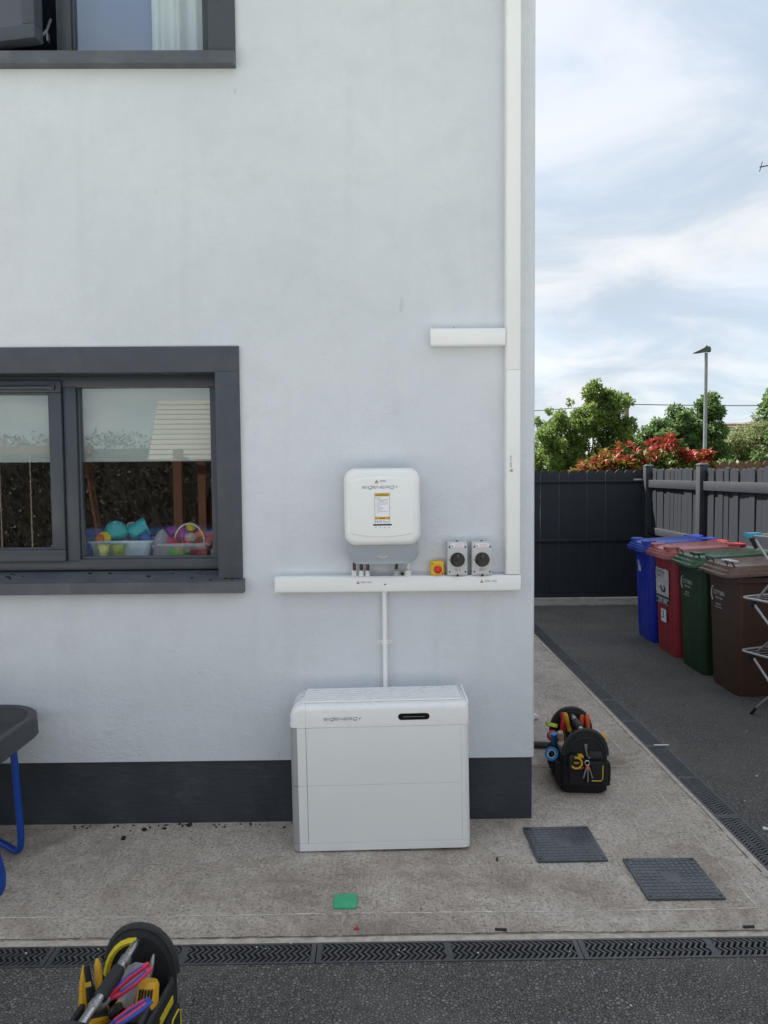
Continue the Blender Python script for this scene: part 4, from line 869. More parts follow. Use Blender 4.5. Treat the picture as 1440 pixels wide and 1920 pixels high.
# local: x along the shelves (to the right), y across the scissor
hw = .19; Lx = .55
for sx, x_ in ((0, 0), (1, Lx)):
    for k, (z0, z1) in enumerate(((.02, .40), (.40, .76), (.76, 1.20))):
        b = MB(); b.tube([(x_, hw if 1 else 0, z1), (x_, -hw, z0)], .0085, 8); b.build('leg', 'airer_tube', ar)
        b = MB(); b.tube([(x_+.012, -hw, z1), (x_+.012, hw, z0)], .0085, 8); b.build('leg', 'airer_tube' if k != 1 else 'steel_dull', ar)
    for z in (.40, .76):
        for s_ in (-1, 1): b = MB(); b.box((x_-.012, s_*hw-.02, z-.03), (x_+.022, s_*hw+.02, z+.03), .006); b.build('joint', 'plastic_black', ar)
for z, e in ((.44, .05), (.80, .05), (1.215, .0)):
    b = MB(); q = rr(Lx/2, 0, Lx/2+e+.03, hw+.03, .05, z, 5); b.tube(q, .0075, 8, closed=True); sh = b.build('shelf_frame', 'airer_tube', ar)
    for i in range(7): y_ = -hw+.03+i*(2*hw-.06)/6; b = MB(); b.tube([(-e-.03, y_, z), (Lx+e+.03, y_, z)], .0022, 5); b.build('hanging_wire', 'airer_tube', sh)
for s_ in (-1, 1):
    b = MB(); b.box((-.06, s_*hw-.02, 1.20), (.05, s_*hw+.035, 1.235), .006); b.build('corner_clip', 'airer_blue', ar)
    b = MB(); b.tube([(-.03, s_*hw, 1.20), (.0, s_*hw*.9, 1.13)], .012, 8); b.build('joint', 'plastic_black', ar)
    for x_ in (0, Lx): b = MB(); b.tube([(x_, s_*hw, .0), (x_, s_*hw*.8, .05)], .011, 8); b.build('rubber_foot', 'plastic_black', ar)

# ================================================================== PLAY TABLE AT LEFT
tb = thing('play_table', 'dark grey plastic tray table on bent blue tube legs at the left edge', 'table', (-2.055, -.37, 0))
b = MB(); hx, hy, r_ = .545, .355, .20
b.loft([rr(0, 0, hx-.025, hy-.025, r_-.02, .49), rr(0, 0, hx, hy, r_, .50), rr(0, 0, hx-.004, hy-.004, r_, .585), rr(0, 0, hx-.010, hy-.010, r_, .59), rr(0, 0, hx-.035, hy-.035, r_-.02, .588), rr(0, 0, hx-.055, hy-.055, r_-.04, .52), rr(0, 0, hx-.10, hy-.10, r_-.06, .508)]); tr_ = b.build('tray', 'table_grey', tb, smooth=30)
b = MB(); b.loft([rr(0, 0, hx-.11, hy-.11, r_-.07, .509), rr(0, 0, hx-.112, hy-.112, r_-.07, .5135), rr(0, 0, hx-.135, hy-.135, r_-.08, .5135), rr(0, 0, hx-.137, hy-.137, r_-.08, .509)]); b.build('tray_ridge', 'table_grey', tr_)
b = MB(); b.box((.36, -.30, .43), (.44, -.20, .497), .01); b.box((-.44, -.30, .43), (-.36, -.20, .497), .01); b.build('leg_socket', 'table_grey', tr_)
def uleg(p, q, top=.02):
    P, Q = Vector((*p, 0)), Vector((*q, 0)); d = (Q-P).normalized(); z = .022
    pts = [Vector((P.x, P.y, .495))+Vector((-top, .0, 0)), Vector((P.x, P.y, .12))]
    for i in range(6): a = math.pi/2*i/5; pts.append(Vector((P.x, P.y, 0))+d*(.06-.06*math.cos(a))+Vector((0, 0, z+.06-.06*math.sin(a))))
    for i in range(6): a = math.pi/2*(1-i/5); pts.append(Vector((Q.x, Q.y, 0))-d*(.06-.06*math.cos(a))+Vector((0, 0, z+.06-.06*math.sin(a))))
    pts += [Vector((Q.x, Q.y, .12)), Vector((Q.x, Q.y, .495))]
    b = MB(); b.tube(pts, .0145, 12); return b.build('leg', 'leg_blue', tb, smooth=60)
uleg((.515, .062), (.22, .285)); uleg((.600, -.272), (.20, -.29), .085); uleg((-.462, .062), (-.16, .285)); uleg((-.490, -.275), (-.17, -.29))

# ================================================================== TOOL BAGS
def arch(hw, h, base, k=.55):
    pts = [(-hw, base)]
    for i in range(15): a = math.pi*(1-i/14); pts.append((hw*.98*math.copysign(abs(math.cos(a))**.9, math.cos(a)), base+(h-base)*(k+(1-k)*math.sin(a))))
    pts.append((hw, base)); return pts
def toolbag(label, loc, rz, L=.34, hw=.135, H=.335, side=.20, yellow=False):
    t_ = thing('tool_bag', label, 'tool bag', loc, rz)
    b = MB(); hl = L/2
    b.loft([rr(0, 0, hw-.012, hl-.012, .03, .004), rr(0, 0, hw+.002, hl+.002, .03, .02), rr(0, 0, hw+.008, hl+.004, .03, .10), rr(0, 0, hw, hl, .03, side), rr(0, 0, hw-.014, hl-.014, .025, side), rr(0, 0, hw-.014, hl-.016, .025, .09)]); bo = b.build('body', 'bag_fabric', t_, smooth=50)
    b = MB(); q = rr(0, 0, hw-.007, hl-.007, .03, side+.001, 5); b.tube(q, .008, 8, closed=True); b.build('rim_binding', 'bag_trim', bo)
    for s_ in (-1, 1):
        y0 = s_*(hl-.002); y1 = s_*(hl+.016); b = MB()
        P = arch(hw-.004, H, .05); 
        cx = lambda k, dz=0: [(x*k, (z-.05)*k+.05+dz) for x, z in P]
        b.loft([[(x, y0-s_*.016, z) for x, z in cx(.96)], [(x, y0, z) for x, z in cx(1)], [(x, y1-s_*.006, z) for x, z in cx(1.0)], [(x, y1, z) for x, z in cx(.95)]]); pn = b.build('end_panel', 'bag_fabric', t_, smooth=50)
        b = MB(); b.tube([(x*1.0, (y0+y1)/2, z+.003) for x, z in P[1:-1]], .011, 8); b.build('rim_binding', 'bag_trim', pn)
        b = MB(); b.tube([(x*.86, y1+s_*.001, .05+(z-.05)*.88) for x, z in P[1:-1]], .003, 6); b.build('stitch_piping', 'bag_trim', pn)
        if yellow: b = MB(); b.tube([(x*.9, y0-s_*.018, .05+(z-.05)*.92) for x, z in P[1:9]], .010, 6); b.build('lining_patch', 'bag_yellow', pn)
        # pockets
        b = MB(); b.box((.012, y1-.004 if s_ > 0 else y1-.022, .075), (.090, y1+.022 if s_ > 0 else y1+.004, .185), .010, seg=3); pk_ = b.build('pocket', 'bag_fabric', pn)
        yy = y1+s_*.023; b = MB(); b.tube([(.025, yy, .088), (.072, yy, .088), (.080, yy, .097), (.082, yy, .165)], .0028, 6); b.build('piping', 'piping_yellow', pk_)
        b = MB(); b.box((.012, y1-.004 if s_ > 0 else y1-.012, .195), (.082, y1+.012 if s_ > 0 else y1+.004, .235), .004); b.build('pocket_flap', 'bag_trim', pn)
        b = MB(); b.box((-.088, y1-.004 if s_ > 0 else y1-.020, .06), (-.012, y1+.020 if s_ > 0 else y1+.004, .155), .010, seg=3); pk_ = b.build('pocket', 'bag_fabric', pn)
        yy = y1+s_*.021; b = MB(); b.tube([(-.086, yy, .158), (-.075, yy, .150), (-.03, yy, .149), (-.014, yy, .155)], .0022, 6); b.build('piping', 'piping_yellow', pk_)
        b = MB(); b.tube([(0, y1+s_*.002, .27), (0, y1+s_*.012, .24), (.004, y1+s_*.014, .215), (.018, y1+s_*.012, .20)], [.010, .006, .005, .005], 6); b.build('snap_hook', 'steel_dull', pn)
    for s_ in (-1, 1):
        for k in range(3):
            y_ = -hl*.62+k*hl*.62; b = MB(); b.box((s_*(hw+.006)-.014, y_-.045, .035), (s_*(hw+.006)+.014, y_+.045, .155), .010, seg=3); pk_ = b.build('pocket', 'bag_fabric', bo)
            x_ = s_*(hw+.021); b = MB(); b.tube([(x_, y_-.034, .06), (x_, y_-.036, .135), (x_, y_-.02, .148), (x_, y_+.02, .148), (x_, y_+.036, .135), (x_, y_+.034, .06)], .0026, 6); b.build('piping', 'bag_yellow' if yellow else 'bag_trim', pk_)
        if yellow: b = MB(); b.prism([(s_*(hw+.004), 0), (s_*(hw+.0075), 0), (s_*(hw+.0075), .02), (s_*(hw+.004), .02)], hl*.25, hl*.72, T(0, 0, .168)); b.build('accent_patch', 'bag_yellow', bo)
    b = MB(); b.tube([(0, -hl, H-.03), (0, hl, H-.03)], .0125, 14); ht = b.build('handle_tube', 'steel_bright', t_)
    b = MB(); prof = []
    b.tube([(0, -.055, H-.03), (0, -.05, H-.03), (0, .05, H-.03), (0, .055, H-.03)], [.0135, .0185, .0185, .0135], 16); b.build('handle_grip', 'rubber_black', ht)
    for s_ in (-1, 1): b = MB(); b.tube([(0, s_*.075, H-.03), (0, s_*.10, H-.03)], .0155, 14); b.build('handle_collar', 'steel_dull', ht)
    b = MB(); b.box((hw*.55, -.02, .0), (hw*.56, .02, .004)); b.build('foot_stud', 'rubber_black', bo)
    return t_
BR = (1.062, .435, 0); BL = (-.715, -1.545, -.006)
tb1 = toolbag('black open tool bag full of screwdrivers standing on the side path', BR, R(-3), .34, .115)
tb2 = toolbag('black and yellow open tool bag with power tools on the near asphalt', BL, R(-6), .38, .110, .345, .21, True)
def place(o, base, rz, p, rot=(0, 0, 0)):
    c, s_ = math.cos(rz), math.sin(rz); o.location = (base[0]+p[0]*c-p[1]*s_, base[1]+p[0]*s_+p[1]*c, base[2]+p[2]); o.rotation_euler = (rot[0], rot[1], rot[2]+rz); return o
def screwdriver(label, base, rz, p, rot, m1, m2, k=1.):
    t_ = thing('screwdriver', label, 'screwdriver', group='screwdrivers in the side path bag'); place(t_, base, rz, p, rot)
    b = MB(); b.lathe([(r*k, z*k) for r, z in ((.006, 0), (.011, .004), (.0105, .02), (.009, .03), (.0125, .05), (.0135, .075), (.0125, .098), (.008, .106), (.001, .107))], 10); b.build('handle', m1, t_, smooth=50)
    b = MB(); b.lathe([(r*k, z*k) for r, z in ((.0112, .003), (.0118, .006), (.0112, .024), (.0095, .03))], 10); b.build('handle_collar', m2, t_, smooth=50)
    b = MB(); b.cyl((0, 0, -.10*k), (0, 0, .002), .003*k, n=8); b.build('shaft', 'steel_dull', t_)
rz = R(-3)
SD = [(-.075, 'tool_red', 'tool_yellow', 'red screwdriver with yellow collar at the left of the bag'), (-.048, 'tool_red', 'tool_red', 'all red screwdriver second from the left in the bag'), (-.025, 'tool_yellow', 'tool_yellow', 'amber yellow screwdriver left of the bag handle'), (.040, 'tool_orange', 'tool_yellow', 'orange and yellow screwdriver right of the bag handle'), (.075, 'tool_orange', 'tool_yellow', 'orange and yellow screwdriver at the right end of the row')]
for i, (x, a, c, lb) in enumerate(SD): screwdriver(lb, BR, rz, (x, .08+.03*(i % 2), .215+.012*(i % 3)), (R(random.uniform(-26, -4)), R(random.uniform(-16, 16)), 0), a, c, .98)
def ring_tape(name, label, base, rz, p, rot, r0, r1, h, m, core):
    t_ = thing(name, label, 'tape roll'); place(t_, base, rz, p, rot)
    b = MB(); n = 24; b.loft([[(r*math.cos(2*math.pi*k/n), r*math.sin(2*math.pi*k/n), z) for k in range(n)] for r, z in ((r0, 0), (r1, 0), (r1, h), (r0, h), (r0, 0))], cap=False); b.build('tape', m, t_, smooth=40)
    b = MB(); b.loft([[(r*math.cos(2*math.pi*k/n), r*math.sin(2*math.pi*k/n), z) for k in range(n)] for r, z in ((r0-.003, .001), (r0-.0003, .001), (r0-.0003, h-.001), (r0-.003, h-.001), (r0-.003, .001))], cap=False); b.build('core', core, t_, smooth=40)
ring_tape('tape_roll', 'yellow green insulating tape roll hung on the bag rim', BR, rz, (-.120, .11, .255), (R(-20), R(12), 0), .020, .034, .019, 'tape_lime', 'plastic_black')
ring_tape('tape_roll', 'red insulating tape roll below the yellow green one', BR, rz, (-.122, .075, .215), (R(55), R(15), 0), .018, .029, .019, 'tape_red', 'cardboard')
ring_tape('tape_roll', 'blue tape roll with white core hanging on the left side of the bag', BR, rz, (-.145, -.06, .165), (R(50), R(-35), 0), .022, .036, .022, 'tape_blue', 'toy_white')
blob('marker_pot', 'small blue topped pot at the left rim of the path bag', 'pot', [(.014, -.03), (.016, .02), (.018, .022), (.018, .034), (.001, .036)], 'tape_blue', (.945, .47, .215), (.2, -.1, 0)); blob('nut_driver', 'brown rubber tool handle beside the blue topped pot', 'tool', [(.012, -.05), (.016, .0), (.018, .03), (.014, .045), (.001, .048)], 'cardboard', (.975, .445, .225), (.3, -.2, 0))
blob('cable_knife', 'yellow and red tool handle sticking out at the right of the path bag', 'tool', [(.012, -.07), (.018, -.02), (.021, .02), (.017, .042), (.001, .047)], 'tool_yellow', (1.172, .42, .225), (.5, .55, 0))
b = MB(); b.box((-.05, -.03, 0), (.05, .03, .10), .01); o = tag(b.build('tool_pouch', 'cardboard'), 'tan pouch of small tools inside the path bag', 'pouch'); place(o, BR, rz, (-.06, -.03, .12))
tm = thing('tape_measure', 'black and yellow tape measure clipped to the front of the path bag', 'tape measure'); place(tm, BR, rz, (-.060, -.228, .155), (0, 0, 0))
b = MB(); b.loft([rrxz(0, .035, .034, .034, .014, y, 5) for y in (.045, .02, .0)]+[rrxz(0, .035, .030, .030, .012, -.004, 5)]); b.build('case', 'plastic_black', tm)
b = MB(); b.tube([(.027*math.cos(a)+.004, -.005, .033+.027*math.sin(a)) for a in np.linspace(-2.6, 1.9, 22)], .0055, 6); b.box((.012, -.006, .058), (.040, .03, .070), .004); b.build('case_trim', 'tool_yellow', tm)
b = MB(); b.lathe([(.021, 0), (.019, .002), (.001, .0025)], 20, T(.004, -.004, .033) @ RX(math.pi/2)); dk = b.build('badge', 'gloss_black', tm)
b = MB(); b.box((-.010, -.0072, .036), (.018, -.0066, .039)); b.box((-.008, -.0072, .030), (.016, -.0066, .033)); b.build('print', 'piping_yellow', dk, smooth=0)
kr = thing('key_ring', 'bunch of small bit drivers hanging from the front of the path bag', 'key ring'); place(kr, BR, rz, (.000, -.222, .185))
b = MB(); b.tube([(.012*math.cos(a), 0, .012*math.sin(a)) for a in np.linspace(0, 2*math.pi, 17)[:-1]], .0025, 6, closed=True); b.build('ring', 'steel_bright', kr)
for dx, dz, m_ in ((-.020, -.075, 'tool_red'), (.003, -.095, 'steel_dull'), (.026, -.075, 'tool_orange')):
    b = MB(); b.tube([(0, 0, -.012), (dx*.4, -.006, -.03)], .005, 8); bd = b.build('bit_grip', m_, kr); b = MB(); b.tube([(dx*.4, -.006, -.03), (dx, -.006, dz)], [.0045, .0035], 8); b.build('bit_shaft', 'steel_dull', bd)
# tools in the near bag
rz = R(-6)
def pliers(label, p, rot, m1, m2):
    t_ = thing('pliers', label, 'pliers'); place(t_, BL, rz, p, rot); t_.scale = (.82,)*3
    for s_ in (-1, 1):
        b = MB(); b.tube([(0, 0, 0), (s_*.012, .03, .0), (s_*.016, .08, 0), (s_*.012, .135, 0), (s_*.011, .15, 0)], [.007, .009, .0105, .0095, .006], 8); h_ = b.build('handle', m1, t_)
        b = MB(); b.tube([(s_*.0125, .035, .007), (s_*.0165, .08, .0085), (s_*.0125, .13, .0075)], .0045, 6); b.build('grip_inlay', m2, h_)
    b = MB(); b.tube([(0, .005, 0), (0, -.02, 0), (0, -.05, 0)], [.009, .016, .006], 8); b.build('jaw', 'steel_dull', t_)
pliers('red and blue handled pliers lying across the near bag', (.005, -.02, .285), (R(18), R(12), R(-38)), 'tool_pink', 'tool_blue'); pliers('blue handled pliers with red tips below the other pair', (.035, -.105, .265), (R(14), R(-10), R(-50)), 'tool_blue', 'tool_pink')
dr = thing('power_drill', 'yellow and black cordless drill at the right of the near bag', 'drill'); place(dr, BL, rz, (.072, .055, .20), (R(-20), R(4), R(8)))
b = MB(); b.lathe([(.020, -.06), (.027, -.05), (.030, -.01), (.031, .03), (.028, .065), (.022, .075), (.001, .076)], 16); db = b.build('motor_body', 'tool_yellow', dr, smooth=50)
b = MB()
for k in range(5): b.box((-.018+k*.008, -.0335, .03), (-.014+k*.008, -.024, .06))
b.build('vent_slot', 'plastic_black', db)
b = MB(); b.lathe([(.0285, -.012), (.033, -.008), (.033, .008), (.030, .012)], 16); b.build('body_band', 'plastic_black', db)
b = MB(); b.lathe([(.008, -.115), (.016, -.11), (.021, -.09), (.021, -.06), (.024, -.058)], 14); b.build('chuck', 'plastic_black', dr)
b = MB(); b.loft([rr(0, -.03, .016, .02, .012, z) for z in (0,)]+[]) if 0 else b.tube([(0, -.01, .01), (0, -.07, .0), (0, -.12, -.005)], [.02, .017, .019], 12); b.build('grip', 'plastic_black', dr)
bp = thing('battery_pack', 'black and yellow tool battery at the near right of the near bag', 'battery'); place(bp, BL, rz, (.085, -.115, .19), (R(35), R(-12), R(-15)))
b = MB(); b.box((-.038, -.055, 0), (.038, .055, .055), .010, seg=3); b.build('case', 'plastic_black', bp); b = MB(); b.box((-.0395, -.056, .012), (-.030, .056, .035), .004); b.box((-.02, -.035, .053), (.02, -.03, .0565)); b.build('case_trim', 'tool_yellow', bp)
b = MB(); b.box((-.018, -.01, .0545), (.020, .012, .0556)); b.build('print', 'piping_yellow', bp)
cl = thing('clamp_tool', 'yellow and black stripper tool standing at the left of the near bag', 'tool'); place(cl, BL, rz, (-.105, .06, .225), (R(-12), R(-8), R(15))); cl.scale = (.8,)*3
b = MB(); b.tube([(0, 0, -.08), (-.004, 0, -.02), (.004, 0, .05), (.012, 0, .10)], [.013, .017, .013, .006], 8); b.build('handle', 'tool_yellow', cl); b = MB(); b.tube([(.026, 0, -.08), (.022, 0, .0), (.020, 0, .10)], [.012, .015, .010], 8); b.build('handle', 'plastic_black', cl)
b = MB(); b.box((.012, -.014, .035), (.032, -.011, .05)); b.build('print', 'piping_yellow', cl)
y2 = thing('clamp_tool', 'yellow cutter under the pliers in the middle of the near bag', 'tool'); place(y2, BL, rz, (-.03, -.05, .235), (R(70), R(0), R(-25)))
b = MB(); b.tube([(0, 0, -.07), (.003, 0, 0), (0, 0, .07)], [.009, .015, .008], 8); b.build('handle', 'tool_yellow', y2); b = MB(); b.tube([(0, 0, .07), (0, .004, .12)], [.008, .004], 8); b.build('blade', 'steel_dull', y2)
b = MB(); b.tube([(0, 0, 0), (.01, .03, .03), (.0, .07, .05), (-.01, .10, .04)], [.03, .042, .04, .018], 9); o = tag(b.build('plastic_wrap', 'clear_smoke', None, (0, 0, 0), 25), 'clear crumpled plastic bag inside the near tool bag', 'wrap'); place(o, BL, rz, (.015, .06, .20))
for k, (p, r_, m_, nm, lb) in enumerate((((-.05, .04, .19), (1.2, .3, .4), 'plastic_black', 'torch', 'black and yellow torch under the bag handle'), ((.0, -.09, .17), (1.4, 0, -.5), 'plastic_black', 'impact_driver', 'black driver body at the bottom of the near bag'))):
    t_ = thing(nm, lb, 'tool'); place(t_, BL, rz, p, r_); b = MB(); b.lathe([(.022, -.07), (.026, -.05), (.024, .03), (.030, .05), (.030, .07), (.001, .071)], 14); b.build('case', m_, t_); b = MB(); b.lathe([(.0275, -.03), (.0275, -.01), (.0255, -.009)], 14); b.build('case_trim', 'tool_yellow', t_)

for k, (lb, p, r_, L_, rd, m1, m2) in enumerate((
        ('slim yellow handled driver leaning at the left of the near bag', (-.075, .09, .22), (R(-20), R(-14), 0), .17, .010, 'tool_yellow', 'plastic_black'),
        ('black handled driver with yellow end beside the bag handle', (-.045, -.06, .225), (R(58), R(10), R(30)), .16, .012, 'plastic_black', 'tool_yellow'),
        ('grey steel file with black grip against the far panel', (.045, .13, .21), (R(-14), R(8), 0), .18, .007, 'steel_dull', 'plastic_black'),
        ('short red driver lying under the battery pack', (.06, -.05, .215), (R(75), R(0), R(-60)), .13, .010, 'tool_red', 'plastic_black'),
        ('thin black cable tester among the near bag tools', (.005, .03, .225), (R(66), R(0), R(12)), .15, .013, 'plastic_black', 'piping_yellow'))):
    t_ = thing('hand_tool', lb, 'hand tool'); place(t_, BL, rz, p, r_)
    b = MB(); b.lathe([(rd*.6, -L_*.5), (rd, -L_*.42), (rd*.85, -L_*.1), (rd*1.1, L_*.25), (rd*.9, L_*.42), (rd*.4, L_*.5)], 9); b.build('handle', m1, t_)
    b = MB(); b.lathe([(rd*1.02, -L_*.30), (rd*1.05, -L_*.26), (rd*1.05, -L_*.14), (rd*.92, -L_*.10)], 9); b.build('handle_collar', m2, t_)

# ================================================================== BEYOND THE GATE
def leafmesh(centers, radii, n, size, aspect=.5, fold=True, droop=0., up=.3):
    centers = np.array(centers); radii = np.array(radii); w_ = radii**2; w_ = w_/w_.sum()
    idx = rng.choice(len(centers), n, p=w_); d = rng.normal(size=(n, 3)); d /= np.linalg.norm(d, axis=1)[:, None]
    rad = rng.random(n)**(1/2.2); P = centers[idx]+d*(radii[idx]*rad)[:, None]*np.array([1, 1, .8])
    ax = rng.normal(size=(n, 3)); ax[:, 2] -= droop; ax += d*.6; ax /= np.linalg.norm(ax, axis=1)[:, None]
    nr = rng.normal(size=(n, 3)); nr[:, 2] += up*3; sd_ = np.cross(ax, nr); sd_ /= np.linalg.norm(sd_, axis=1)[:, None]+1e-9; nn = np.cross(sd_, ax)
    s_ = size*rng.uniform(.6, 1.25, n)[:, None]
    A = P; B = P+ax*s_*.5+sd_*s_*aspect*.5+nn*s_*.06; Cc = P+ax*s_; D = P+ax*s_*.5-sd_*s_*aspect*.5+nn*s_*.06
    V = np.stack([A, B, Cc, D], 1).reshape(-1, 3); return V
def leafobj(name, V, m, parent):
    n = len(V)//4; me = bpy.data.meshes.new(name); me.vertices.add(len(V)); me.vertices.foreach_set('co', V.astype(np.float32).ravel())
    me.loops.add(n*4); me.loops.foreach_set('vertex_index', np.arange(n*4, dtype=np.int32)); me.polygons.add(n); me.polygons.foreach_set('loop_start', np.arange(0, n*4, 4, dtype=np.int32)); me.polygons.foreach_set('loop_total', np.full(n, 4, np.int32))
    me.update(calc_edges=True); me.materials.append(M[m]); return link(name, me, parent)
def tree(name, label, cat, base, blobs, leaf, n, m, trunk_r=.16, trunk_h=2.0, clump=(.28, .55), per=26, aspect=.5, droop=0., group='trees beyond the gate'):
    t_ = thing(name, label, cat, base, 0, group); cs, rs = [], []
    for (x, y, z, rx, rz_) in blobs:
        k = max(4, int(per*rx*rz_))
        for i in range(k):
            d = rng.normal(size=3); d /= np.linalg.norm(d); q = rng.uniform(.45, 1.05); out_ = rng.random() < .3
            if out_: q = rng.uniform(1.0, 1.26)
            cs.append((x+d[0]*rx*q, y+d[1]*rx*q, z+d[2]*rz_*q)); rs.append(rng.uniform(*clump)*(.55 if out_ else 1))
    leafobj('crown', leafmesh(cs, rs, n, leaf, aspect, droop=droop), m, t_)
    b = MB(); b.tube([(0, 0, -.2), (.03, .02, trunk_h*.5), (0, 0, trunk_h)], [trunk_r, trunk_r*.8, trunk_r*.62], 10)
    order = rng.permutation(len(cs))[:26]
    for i in order:
        c = Vector(cs[i]); st = Vector((0, 0, trunk_h*rng.uniform(.6, 1.0))); mid = st.lerp(c, .5)+Vector((rng.normal()*.12, rng.normal()*.12, .12)); b.tube([st, mid, c], [trunk_r*.38, trunk_r*.22, trunk_r*.06], 6)
    b.build('trunk', 'bark', t_); return t_
tree('ash_tree', 'feathery green tree rising behind the gate at the left', 'tree', (6.7, 20.5, -.16), [(-1.3, 0, 2.1, 1.2, 1.25), (-.5, .2, 2.8, 1.0, 1.0), (.25, 0, 3.5, .8, .8), (.45, 0, 4.25, .42, .5), (.95, .1, 3.7, .5, .75), (1.3, .1, 3.0, .4, .5), (1.6, .1, 2.1, .7, .8), (1.0, .1, 1.6, 1.0, 1.0), (-2.3, 0, 1.7, .9, 1.2), (.2, .3, 2.0, 1.2, 1.2), (2.3, .2, 1.6, .7, .9)], .13, 80000, 'leaf_ash', .10, 1.6, (.15, .36), 34, .42)
tree('broadleaf_tree', 'bushy dark green tree behind the street lamp', 'tree', (11.3, 24.5, -.16), [(-1.0, 0, 2.4, 1.1, 1.3), (-.2, 0, 3.0, .9, 1.0), (.1, 0, 3.6, .5, .6), (.6, 0, 2.8, .8, 1.2), (1.15, .1, 3.5, .5, .75), (1.3, .1, 4.2, .28, .4), (1.3, 0, 2.5, .6, 1.4), (0, 0, 1.3, 1.8, 1.1), (-1.9, 0, 2.2, .8, 1.1), (-2.6, 0, 1.6, .8, 1.1)], .14, 90000, 'leaf_dark', .12, 1.5, (.2, .40), 30, .5)
tree('willow_tree', 'pale yellowish green tree right of the distant tiled roof', 'tree', (15.4, 26.5, -.16), [(0, 0, 2.6, 1.2, 1.2), (.9, 0, 3.0, .9, .9), (-.6, .2, 2.2, 1.0, 1.1), (1.4, 0, 2.0, 1.3, 1.5), (.4, 0, 3.6, .5, .5), (-1.6, 0, 1.3, 1.1, .9)], .17, 34000, 'leaf_willow', .14, 1.5, (.26, .5), 20, .28, .8)
tree('birch_tree', 'dark leaved tree reaching in at the right edge of the picture', 'tree', (9.2, 12.6, -.16), [(-.62, 0, 2.95, .14, .45), (-.55, .1, 3.35, .12, .2), (0, .2, 2.6, .6, 1.2), (.5, .3, 2.6, .7, 1.4), (.6, 0, 3.4, .7, 1.0)], .11, 6500, 'leaf_dark', .06, 2.0, (.14, .26), 26, .7)
tree('shrub', 'green shrub between the red bush and the feathery tree', 'shrub', (6.9, 15.5, -.16), [(0, 0, 1.4, .9, .8), (.8, 0, 1.2, .8, .7), (-.9, 0, 1.2, .9, .8), (1.6, 0, 1.1, .8, .8)], .15, 9000, 'leaf_ash', .05, .8, (.2, .36), 26, .5)
tree('shrub', 'dark evergreen shrub at the foot of the lamp', 'shrub', (9.6, 16.5, -.16), [(0, 0, 1.35, .8, .7), (1.0, 0, 1.3, .9, .8), (2.2, 0, 1.25, .9, .8)], .15, 9000, 'leaf_dark', .05, .8, (.2, .36), 26, .5)
# photinia: rosettes of long leaves
ph = thing('red_leaf_bush', 'red and orange leaved bush above the corner of gate and fence', 'bush', (4.42, 8.4, -.16), 0)
def rosettes(pts, nl, size, aspect):
    V = []
    for (x, y, z, ln) in pts:
        tip = np.array([ln*rng.normal()*.5, ln*rng.normal()*.5, 1.]); tip /= np.linalg.norm(tip)
        for k in range(nl):
            a = 2*math.pi*(k/nl+rng.random()*.2); el = rng.uniform(-.1, 1.0)
            d = np.array([math.cos(a)*math.cos(el), math.sin(a)*math.cos(el), math.sin(el)])+tip*.25; d /= np.linalg.norm(d); sd_ = np.cross(d, [0, 0, 1.]); sd_ /= np.linalg.norm(sd_)+1e-6; nn = np.cross(sd_, d)
            s_ = size*rng.uniform(.7, 1.2); o_ = np.array([x, y, z])+rng.normal(size=3)*.015
            V += [o_, o_+d*s_*.55+sd_*s_*aspect*.5+nn*s_*.10, o_+d*s_-nn*s_*.08, o_+d*s_*.55-sd_*s_*aspect*.5+nn*s_*.10]
    return np.array(V)
pr, po, pg = [], [], []
for i in range(430):
    u_ = rng.random()*2-1; v_ = rng.random()*2*math.pi; rr_ = rng.uniform(.6, 1.0)
    x = u_*.92; prof_ = max(.05, (1-(abs(u_-.18)/1.25)**2)); dep = .55*math.sqrt(max(0, 1-u_*u_))
    y = dep*math.cos(v_)*rr_; z = 1.35+.92*prof_*abs(math.sin(v_))*rr_
    hz = (z-1.35)/(.92*prof_)
    e = (x, y, z, .6)
    z += .10*math.sin(x*9)+.06*math.sin(x*23+1); e = (x, y, z, .6)
    if hz > .72 and x > -.25: (pr if rng.random() < .85 else po).append(e)
    elif hz > .55: (po if rng.random() < .4 else pg).append(e)
    else: pg.append(e)
for i in range(110): x = rng.uniform(-1.2, -.4); (pr if rng.random() < .45 else po).append((x, rng.normal()*.25, rng.uniform(1.55, 1.86+.42*(x+1.35)), .8))
for nm, L_, m_ in (('red_leaves', pr, 'leaf_red'), ('orange_leaves', po, 'leaf_orange'), ('green_leaves', pg, 'leaf_green')): leafobj(nm, rosettes(L_, 9, .125, .38), m_, ph)
b = MB()
for e in (pr+po+pg)[::9]: b.tube([(e[0]*.3, e[1]*.3, 0), (e[0]*.7, e[1]*.7, e[2]*.6), (e[0], e[1], e[2])], [.02, .012, .005], 5)
b.build('stem', 'bark', ph)
# street lamp
lp = thing('street_lamp', 'tall grey street lamp with a flat dark head behind the fence', 'street lamp', (10.36, 20., -.16), R(0))
b = MB(); b.tube([(0, 0, 0), (0, 0, 1.2), (0, 0, 1.25), (0, 0, 5.48)], [.085, .085, .062, .048], 12); b.build('pole', 'lamp_grey', lp)
b = MB(); b.loft([[(x, y*wd, z-.72) for y, z in ((-.13, zb), (.13, zb), (.13, zt), (-.13, zt))] for x, zb, zt, wd in ((-.40, 6.18, 6.20, .5), (-.24, 6.19, 6.27, .9), (-.05, 6.22, 6.37, 1.), (.07, 6.24, 6.38, .9), (.11, 6.22, 6.32, .7))]); b.build('lamp_head', 'lamp_head', lp)
b = MB(); b.lathe([(.04, 5.65), (.04, 5.70), (.025, 5.72)], 10); b.build('photocell', 'lamp_grey', lp)
